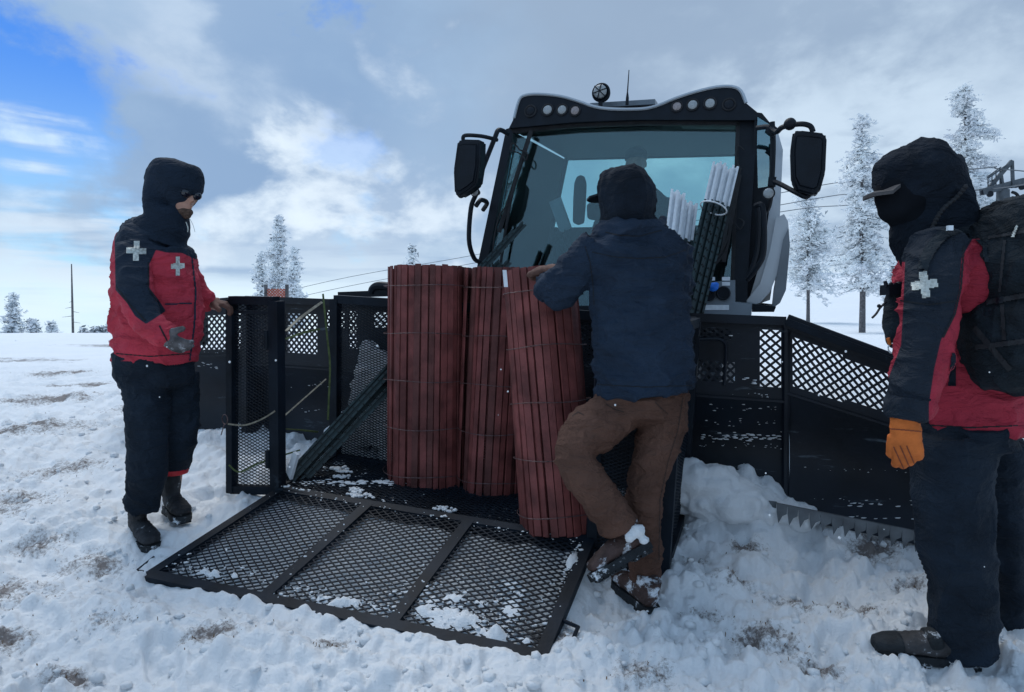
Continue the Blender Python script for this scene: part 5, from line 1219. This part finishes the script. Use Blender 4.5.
    # sunglasses and beard
    m = MB()
    for sgn in (-1, 1): m.ell(hc+f*.088+r*sgn*.031+up*.006, f*.014, r*.030, up*.022, 14, 10); m.bar(hc+f*.085+r*sgn*.058+up*.010, hc+f*.0+r*sgn*.078+up*.008, .006, .01)
    m.bar(hc+f*.098-r*.01+up*.008, hc+f*.098+r*.01+up*.008, .006); m.build('sunglasses', 'shades', B)
    me = fuse([E(hc+f*.055-up*.088, .045, .040, .026), E(hc+f*.076-up*.100, .024, .024, .02)], .005, 2); link_mesh('beard', me, ['beard'], B, smooth=True)
    m = MB(); m.tube(bez([P(186, 222, Y-.1), P(188, 228, Y-.1), P(187.5, 232, Y-.1)], 4), .0025, 5); m.tube(bez([P(190, 219, Y-.1), P(193, 225, Y-.1), P(195, 232, Y-.1)], 4), .0012, 4); m.build('drawcord', 'reflective', B)
MATS['hood_left'] = mat('hood_left', (.0135, .024, .042), .85, 0, .2, .2, 5, .4, 140)

# ---- worker at the rolls --------------------------------------------
def person_worker():
    Y = 2.72
    hc = P(624, 203, Y+.02); hg, f, r, up = head(hc, (-.75, .62, -.25), (0, 0, 1), .95)
    torso = T([(634, 225, Y, 16, .08), (636, 250, Y, 38, .12), (640, 320, Y, 36, .12), (645, 395, Y, 36, .13)])
    LA = [(664, 405, Y, 23, .13), (660, 435, 2.70, 22, .115), (650, 468, 2.68, 20.5, .10), (644, 500, 2.68, 18.5, .09), (644, 550, 2.68, 16, .075), (645, 590, 2.68, 15.5, .07)]; LB = [(622, 405, Y, 26, .12), (601, 424, 2.68, 25.5, .11), (577, 443, 2.62, 22.5, .10), (578, 466, 2.59, 20, .09), (596, 492, 2.57, 19.5, .085), (613, 516, 2.56, 18.5, .08), (621, 528, 2.555, 18, .08)]
    legs = [T(SCL(LA, .6)), T(SCL(LB, .6))]
    arms = [T([(594, 250, 2.72, 11, .05), (560, 290, 2.80, 10, .045), (549, 276, 3.0, 7, .03), (547, 269, 3.08, 8, .015)]), T([(678, 250, 2.74, 10, .05), (678, 295, 2.9, 9, .04), (655, 318, 3.1, 7, .03), (648, 318, 3.18, 8, .02)])]
    B = body('person', hg+[torso]+legs+arms+[T([(626, 215, Y, 14, .06), (634, 235, Y, 14, .06)])], P(645, 606, 2.68), 'person seen from behind in navy jacket and brown trousers, one knee raised against the rolls')
    hood = [stack([(168, 617, 638, .06), (172, 608, 647, .09), (180, 599.5, 653.5, .12), (190, 596, 656.5, .13), (200, 596.5, 656.5, .135), (210, 599, 654.5, .13), (219, 602, 652, .12), (227, 603, 655, .12), (234, 604, 660, .12)], Y)]
    ho, me = cloth('hood', hood, 'hood_black', B, .008, 4, .009, (10, 10, 5), 8)
    m = MB(); c = P(602, 199, Y+.06); X = Vector((-.75, .62, -.12)).normalized(); S = X.cross(Vector((0, 0, 1))).normalized()
    m.prism([c-X*.02-S*.07, c+X*.02-S*.068, c+X*.055-S*.035, c+X*.064, c+X*.055+S*.035, c+X*.02+S*.068, c-X*.02+S*.07], Vector((0, 0, .008))); m.build('cap_brim', 'plastic_black', B)
    J = [T([(634, 224, Y, 27, .105), (633, 233, Y, 40, .13), (634, 246, Y, 48, .155), (637, 262, Y, 50.5, .165), (640, 290, Y, 50, .165), (641, 325, Y, 50, .16), (642, 355, Y, 50, .16), (644.5, 378, Y, 50, .168), (645.5, 392, Y, 49.5, .172)], 30, cap=.03),
         T([(597, 247, 2.72, 20, .085), (581, 266, 2.74, 22, .09), (566, 283, 2.78, 22, .088), (556, 291, 2.83, 18.5, .08), (549, 286, 2.92, 14, .065), (548.5, 278, 3.01, 11.5, .05)], 20),
         T([(678, 248, 2.73, 14, .08), (680, 280, 2.82, 13, .07), (676, 300, 2.95, 12, .06), (655, 315, 3.10, 10, .05)], 20),
         T([(604, 224, Y+.01, 5, .025), (618, 226.5, Y-.11, 7.5, .025), (636, 228, Y-.135, 8.5, .025), (653, 225.5, Y-.09, 8, .025), (664, 222, Y, 5, .025)], 12)]
    jo, me = cloth('jacket', J, 'navy_cloth', B, .0075, 3, .016, (6, 6, 17), 21, .0012)
    bv = world_bvh(jo)
    tr = [T([(645, 380, Y, 41, .13), (645.5, 390, Y, 43, .14), (646, 402, Y, 42, .15), (646, 414, Y, 36, .145)], 28),
          T(LA, 22, cap=.05), T(LB, 22, cap=.1)]
    to, me = cloth('trousers', tr, 'brown_cloth', B, .0075, 3, .013, (7, 7, 15), 31)
    def line(b_, pts, w, nm, mt, th=.002):
        up = [(a, c-w/2) for a, c in pts]; dn = [(a, c+w/2) for a, c in pts[::-1]]
        if abs(pts[0][0]-pts[-1][0]) < abs(pts[0][1]-pts[-1][1]): up = [(a-w/2, c) for a, c in pts]; dn = [(a+w/2, c) for a, c in pts[::-1]]
        m = decal(b_, up+dn, th, .5)
        if m.v: m.build(nm, mt, B, auto=False)
    tb_ = world_bvh(to)
    line(tb_, [(655, 402), (661, 408), (668, 414)], 1.1, 'pocket_seam', 'seam_brown'); line(tb_, [(606, 404), (614, 409), (624, 412)], 1.1, 'pocket_seam', 'seam_brown')
    line(tb_, [(572, 416), (578, 412), (584, 415)], 1.1, 'pocket_flap', 'seam_brown'); line(tb_, [(683, 398), (678, 430), (668, 462), (660, 500), (659, 560)], .9, 'leg_seam', 'seam_brown')
    line(bv, [(597, 384.5), (645, 387), (692, 385.5)], 1.0, 'hem_seam', 'seam'); line(bv, [(592, 252), (615, 257), (640, 258.5), (665, 257), (686, 250)], .9, 'yoke_seam', 'seam')
    line(bv, [(585, 246), (590, 262), (593, 285), (594, 305)], .9, 'sleeve_seam', 'seam'); line(bv, [(605, 232), (620, 235.5), (640, 236), (662, 230)], 1.0, 'collar_seam', 'seam')
    gl = hand(P(554, 270.5, 2.95), (-.50, .72, .10), (.0, .15, -1), (-1, -.1, 0), .98, (.35, .5, .5), fat=1.3); me = fuse(gl, .005, 2); wrinkle(me, .002, (25, 25, 25), 3, 0); link_mesh('glove', me, ['glove_brown'], B, smooth=True)
    gl = hand(P(655, 318, 3.10), (-.5, .8, 0), (-.6, .2, -.7), (0, 0, 1), .92, (.3, .5, .5), fat=1.2); me = fuse(gl, .006, 2); link_mesh('glove', me, ['glove_brown'], B, smooth=True)
    a = P(650, 545, 2.57); b_ = P(589, 580, 2.50); fw = (b_-a).normalized()
    o1 = boot(a+fw*.005, fw, (-.35, .30, .85), .275, mat_u='boot_brown', par=B, shaft=.125)
    m = fuse([E(P(637, 531, 2.50), .032, .03, .026), E(P(630, 536, 2.49), .022, .02, .026), E(P(644, 540, 2.49), .02, .02, .015)], .005, 1); wrinkle(m, .004, (40, 40, 40), 3, .002); link_mesh('snow_clump', m, ['snow'], B, smooth=True)
    h2 = P(654, 610, 2.58)-Vector((0, 0, .012)); boot(h2, (-.42, .86, .12), (0, 0, 1), .27, mat_u='boot_brown', par=B, shaft=.13)

# ---- person with backpack --------------------------------------------
def person_right():
    Y = 2.42
    hc = P(907, 192, 2.40); hg, f, r, up = head(hc, (-.93, -.22, -.22), (-.1, 0, 1), 1.0)
    torso = T([(950, 225, Y, 22, .08), (955, 260, Y, 38, .16), (962, 340, Y, 42, .15), (968, 428, Y, 40, .15)])
    LA = [(954, 440, 2.36, 38, .15), (953, 480, 2.34, 36, .13), (954, 520, 2.33, 36, .12), (957, 548, 2.33, 35, .115), (964, 585, 2.33, 29, .105), (963, 618, 2.33, 31, .11), (966, 652, 2.33, 28, .11)]; LB = [(992, 440, 2.50, 27, .13), (1000, 500, 2.52, 19, .10), (1003, 560, 2.52, 17, .09), (1005, 610, 2.52, 17, .085), (1005, 646, 2.52, 14, .08)]
    legs = [T(SCL(LA, .6)), T(SCL(LB, .6))]
    arms = [T([(940, 255, 2.22, 15, .05), (928, 330, 2.15, 14, .045), (911, 400, 2.12, 10, .03), (905, 430, 2.11, 12, .014)]), T([(945, 265, 2.64, 13, .05), (945, 330, 2.68, 12, .045), (935, 385, 2.68, 9, .03), (935, 410, 2.68, 9, .02)])]
    B = body('person', hg+[torso]+legs+arms+[T([(925, 210, 2.41, 18, .06), (948, 235, 2.42, 20, .07)])], P(955, 664, 2.34), 'person in black hood, red jacket and orange glove standing at the right edge')
    hood = [stack([(147, 920, 942, .06), (151, 908, 948, .09), (158, 896, 954, .115), (165, 886, 958, .125), (172, 879, 960, .13), (178, 876, 960, .13), (183, 882, 960, .125), (189, 892, 961, .12), (199, 900, 964, .12), (211, 907, 969, .12), (219, 906, 972, .125), (226, 897, 975, .13), (233, 892, 977, .135), (240, 898, 979, .14), (248, 908, 980, .15)], 2.41)]
    ho, me = cloth('hood', hood, 'hood_black', B, .008, 3, .008, (9, 9, 8), 13)
    mask = [E(hc+f*.014, .100, .090, .112), E(hc+f*.05-up*.055, .070, .065, .055), E(hc-up*.09, .08, .075, .07)]
    me = fuse(mask, .008, 3); link_mesh('face_mask', me, ['mask_black'], B, smooth=True)
    m = MB()
    for sgn in (-1, 1): m.ell(hc+f*.100+r*sgn*.030+up*.008, f*.012, r*.031, up*.023, 14, 10)
    m.bar(hc+f*.108-r*.02+up*.010, hc+f*.108+r*.02+up*.010, .008)
    c = P(881, 193, 2.36); X = Vector((-.93, -.15, -.33)).normalized(); S = X.cross(Vector((0, 0, 1))).normalized(); m = MB(); A = []
    for k in range(9):
        a = -1+2*k/8; A.append(c+S*a*.075+X*(.068*math.sqrt(max(0, 1-a*a*.75))-.02)+Vector((0, 0, -.012*a*a)))
    m.prism([c-X*.03-S*.06]+A+[c-X*.03+S*.06], Vector((0, 0, .012))); m.build('cap_brim', 'cap_grey', B)
    J = [T([(948, 228, Y, 32, .13), (950, 240, Y, 42, .18), (954, 256, Y, 50, .215), (957, 280, Y, 56, .225), (960, 315, Y, 60, .22), (962, 350, Y, 59, .21), (966, 390, Y, 57, .20), (970, 431, Y, 52, .195)], 30, cap=.03),
         T([(943, 250, 2.24, 30, .095), (935, 275, 2.18, 30.5, .092), (930, 305, 2.15, 29, .088), (927, 338, 2.13, 27, .085), (920, 370, 2.12, 25, .08), (911, 398, 2.12, 22, .07), (907, 418, 2.12, 19.5, .062)], 22, cap=.15),
         T([(945, 258, 2.62, 26, .09), (945, 330, 2.66, 22, .08), (936, 390, 2.66, 17, .06)], 20),
         T([(962, 248, 2.27, 24, .09), (965, 270, 2.25, 27, .10), (966, 292, 2.25, 26, .10), (962, 312, 2.26, 20, .08)], 20)]
    dark = [[(880, 180), (899, 262), (905, 262), (903.5, 300), (901, 345), (880, 400), (870, 450), (929, 450), (929, 404), (934, 370), (941, 340), (953, 316), (959.5, 290), (961.5, 258), (973, 238), (984, 233), (1010, 232), (1010, 180)]]
    jo, me = cloth('jacket', J, 'jacket_right', B, .0075, 3, .011, (6, 6, 14), 41, masks=dark)
    bv = world_bvh(jo)
    decal(bv, cross_poly(924.5, 284.5, 13.2, 4.3, -.13), .004, 1).build('cross_patch', 'reflective', B, auto=False)
    decal(bv, [(952, 353), (956, 353), (955.5, 386), (948, 386)], .004, 1).build('vent_zip', 'hood_black', B, auto=False)
    decal(bv, [(889, 391), (931, 399), (931, 401), (889, 393)], .003, 1).build('cuff_seam', 'hood_black', B, auto=False)
    for pl, nm in (([(900, 300), (929, 304), (958, 300), (958, 301.2), (929, 305.4), (900, 301.2)], 'sleeve_seam'), ([(921, 424), (970, 427), (1018, 425), (1018, 426.2), (970, 428.4), (921, 425.2)], 'hem_seam'), ([(963, 246), (965, 246), (962, 288), (956, 314), (944, 338), (942, 337), (954, 313), (960, 288)], 'panel_seam')):
        m = decal(bv, pl, .002, .5)
        if m.v: m.build(nm, 'seam', B, auto=False)
    # hood cord with ribs
    m = MB(); p = bez([P(966, 186, 2.25), P(957, 197, 2.27), P(944, 208, 2.27), P(936, 220, 2.265), P(931, 232, 2.26)], 7)
    for i, q in enumerate(p): m.ball(q, .0085 if i % 2 else .006, 0, 8)
    m.build('ribbed_edge', 'rubber', ho)
    tr = [T([(962, 424, 2.40, 46, .18), (962, 445, 2.40, 45, .175)], 28),
          T(LA, 24, cap=.05), T(LB, 22, cap=.05)]
    cloth('trousers', tr, 'black_cloth', B, .0085, 3, .012, (6, 6, 9), 51)
    gl = hand(P(905, 425, 2.115), (.12, -.03, -1), (.30, 1, 0), (-1, .2, .0), 1.02, (.30, .55, .45), fat=1.28, spread=.5, tcurl=1.2, tdir=(1, .2)); me = fuse(gl, .0036, 2); wrinkle(me, .0022, (22, 22, 22), 3, 0); go = link_mesh('glove', me, ['glove_orange'], B, smooth=True)
    gb = world_bvh(go)
    for pl in ([(893, 447), (894.2, 446.6), (904.5, 469), (903.4, 469.4)], [(899.5, 446), (900.7, 445.6), (911, 469), (909.9, 469.4)], [(906, 446), (907.2, 445.6), (916, 466), (914.9, 466.4)], [(888, 428), (922, 431), (922, 432.2), (888, 429.2)]):  # dark lines painted as the shade of finger gaps, last one a wrist seam
        m = decal(gb, pl, .0015, .4)
        if m.v: m.build('finger_shade_seam', 'shade_seam_orange', go, auto=False)
    gl = hand(P(935, 405, 2.68), (0, -.1, -1), (.2, -1, 0), (-1, 0, 0), 1.0, (.5, .6, .5), fat=1.2); me = fuse(gl, .006, 2); link_mesh('glove', me, ['glove_orange'], B, smooth=True)
    boot(P(976, 667, 2.30)+Vector((0, 0, .012)), (-.95, .22, .03), (0, 0, 1), .34, mat_u='boot_grey', par=B, shaft=.13, w=.055, toecap=True)
    boot(P(1014, 658, 2.53), (-.95, .1, .0), (0, 0, 1), .30, mat_u='boot_dark', par=B, shaft=.13)
    # chest pouch
    R1 = root_empty('chest_pouch', P(893, 320, 2.33), 'black pouch with a radio strapped to the chest of the person with the backpack', 'pouch')
    me = fuse([E(P(895, 318, 2.34), .038, .05, .10), E(P(897, 338, 2.34), .034, .045, .04), E(P(896, 300, 2.34), .034, .045, .05)], .007, 3); wrinkle(me, .003, (15, 15, 20), 4, .001); link_mesh('bag', me, ['pack_cloth'], R1, smooth=True)
    m = MB(); m.boxf(P(893, 289, 2.31), Vector((.030, 0, .004)), Vector((0, .03, 0)), Vector((0, 0, .018))); m.ball(P(899, 286, 2.30), .016); m.tube([P(886, 286, 2.3), P(885, 281, 2.3)], .006, 6)
    for k in range(4): m.disc(P(886+k*5, 284.5, 2.29), Vector((0, 0, 1)), .006, .012, 10)
    m.build('radio', 'plastic_black', R1)
    m = MB(); m.tube(bez([P(886, 302, 2.32), P(880, 308, 2.31), P(876, 314, 2.30), P(872, 318, 2.30)], 4), .004, 5); m.ball(P(879, 306, 2.31), .007, 0, 8); m.build('cord', 'plastic_black', R1)
    m = MB(); c = P(892, 348, 2.31); m.tube([c+Vector((math.cos(a)*.014, 0, math.sin(a)*.017)) for a in [2*math.pi*k/16 for k in range(16)]], .003, 6, close=True); m.build('ring', 'chrome', R1)
    m = MB(); m.tube([P(888, 338, 2.31), P(890, 345, 2.31)], .006, 6); m.build('tab', 'glove_orange', R1)
    # backpack ----------------------------------------------------------
    R2 = root_empty('backpack', P(1012, 380, 2.40), 'large black backpack worn by the person at the right edge', 'backpack')
    bp = [T([(1000, 209, 2.26, 24, .10), (1008, 222, 2.26, 38, .16), (1014, 240, 2.22, 44, .19), (1020, 265, 2.2, 47, .21), (1024, 295, 2.2, 45, .22), (1022, 320, 2.2, 56, .22), (1018, 345, 2.2, 54, .22), (1020, 365, 2.2, 48, .20), (1022, 379, 2.2, 40, .17)], 28), E(P(1030, 232, 2.2), .12, .12, .06), E(P(1022, 310, 2.12), .09, .06, .12)]
    me = fuse(bp, .009, 3); wrinkle(me, .010, (7, 7, 9), 61, .0015); bag_o = link_mesh('bag', me, ['pack_cloth'], R2, smooth=True)
    jb = world_bvh(jo)
    decal(jb, [(917, 268), (921, 254), (930, 240), (944, 227), (960, 219), (978, 221), (992, 232), (998, 250), (992, 262), (985, 258), (982, 246), (972, 235), (960, 232), (947, 238), (937, 249), (930, 262), (928, 270)], .013, 1.2).build('shoulder_strap', 'pack_cloth', R2, auto=False)
    decal(jb, [(983, 243), (990, 246), (990, 262), (984, 262)], .02, 1.2).build('strap_adjuster', 'pack_cloth', R2, auto=False)
    m = MB(); m.tube(bez([P(1003, 214, 2.34), P(1005, 204, 2.34), P(1016, 198, 2.34), P(1026, 205, 2.34), P(1032, 222, 2.34)], 5), .007, 7); m.build('haul_loop', 'pack_cloth', R2)
    pb = world_bvh(bag_o)
    for poly, nm, th in (([(986, 300), (1030, 292), (1030, 297), (986, 305)], 'compression_strap', .007), ([(975, 345), (1030, 338), (1030, 343), (975, 350)], 'compression_strap', .007), ([(988, 236), (1030, 229), (1030, 232), (988, 239)], 'lid_seam', .005),
                         ([(1003, 240), (1006, 240), (1001, 292), (998, 292)], 'side_zip', .004), ([(1000, 304), (1004, 304), (1006, 340), (1002, 340)], 'side_zip', .004), ([(972, 330), (976, 325), (1012, 368), (1008, 372)], 'side_strap', .006)):
        m = decal(pb, poly, th, .8)
        if m.v: m.build(nm, 'rubber', R2, auto=False)
    m = decal(pb, [(1011, 237), (1014, 237), (1018, 226), (1016, 225)], .009, .8)
    if m.v: m.build('buckle', 'reflective', R2, auto=False)
    m = decal(pb, [(996, 298), (1003, 297), (1003, 303), (996, 304)], .012, .8)
    if m.v: m.build('buckle', 'plastic_black', R2, auto=False)
    h = jb.find_nearest(P(955, 216, 2.1)); m = MB(); m.boxf(h[0]+h[1]*.02, Vector((.008, 0, 0)), Vector((0, .006, 0)), Vector((0, 0, .008))); m.build('buckle', 'chrome', R2)

# ---- operator in the cab ----------------------------------------------
def operator():
    c = FR_(636, 164, 2.35); Yc = c.y
    hg, f, r, up = head(c, (-.2, -.97, -.1), (0, 0, 1), 1.0)
    g = hg+[rings([(c-W*.10, .06, .06), (c-W*.20, .12, .08), (c-W*.26, .19, .11), (c-W*.45, .20, .13), (c-W*.75, .18, .14)], 20, V), rings([(c-W*.27+U*.17, .06, .06), (c-W*.52+U*.23-V*.05, .05, .05), (c-W*.58+U*.12-V*.28, .04, .04)], 14, V), rings([(c-W*.27-U*.17, .06, .06), (c-W*.52-U*.23-V*.05, .05, .05), (c-W*.58-U*.12-V*.28, .04, .04)], 14, V)]
    B = body('person', g, c-W*.8, 'driver in a cap sitting inside the cab, seen through the windshield', vox=.012)
    J = [rings([(c-W*.15+U*.02, .08, .07), (c-W*.21+U*.03, .15, .10), (c-W*.28+U*.04, .23, .13), (c-W*.48+U*.04, .25, .16), (c-W*.78+U*.03, .22, .17)], 22, V), rings([(c-W*.28+U*.22, .075, .075), (c-W*.53+U*.27-V*.05, .07, .07), (c-W*.60+U*.14-V*.25, .06, .06)], 14, V), rings([(c-W*.28-U*.18, .075, .075), (c-W*.53-U*.25-V*.05, .07, .07), (c-W*.60-U*.12-V*.25, .06, .06)], 14, V)]
    cloth('jacket', J, 'hood_black', B, .013, 3, .006, (8, 8, 12), 5)
    me = fuse([E(c+up*.055-f*.01, .09, .105, .075)], .01, 1); co = getco(me); k = c.z+.035; co[:, 2] = np.maximum(co[:, 2], k); setco(me, co); link_mesh('cap', me, ['cap_grey'], B, smooth=True)
    m = MB(); p = c+up*.045+f*.07; m.prism([p-r*.06, p-r*.05+f*.05, p+f*.07, p+r*.05+f*.05, p+r*.06], up*.008); m.build('cap_brim', 'cap_grey', B)
    me = fuse([E(c+f*.05-up*.08, .05, .045, .035)], .007, 1); link_mesh('beard', me, ['beard'], B, smooth=True)
person_left(); person_worker(); person_right(); operator()
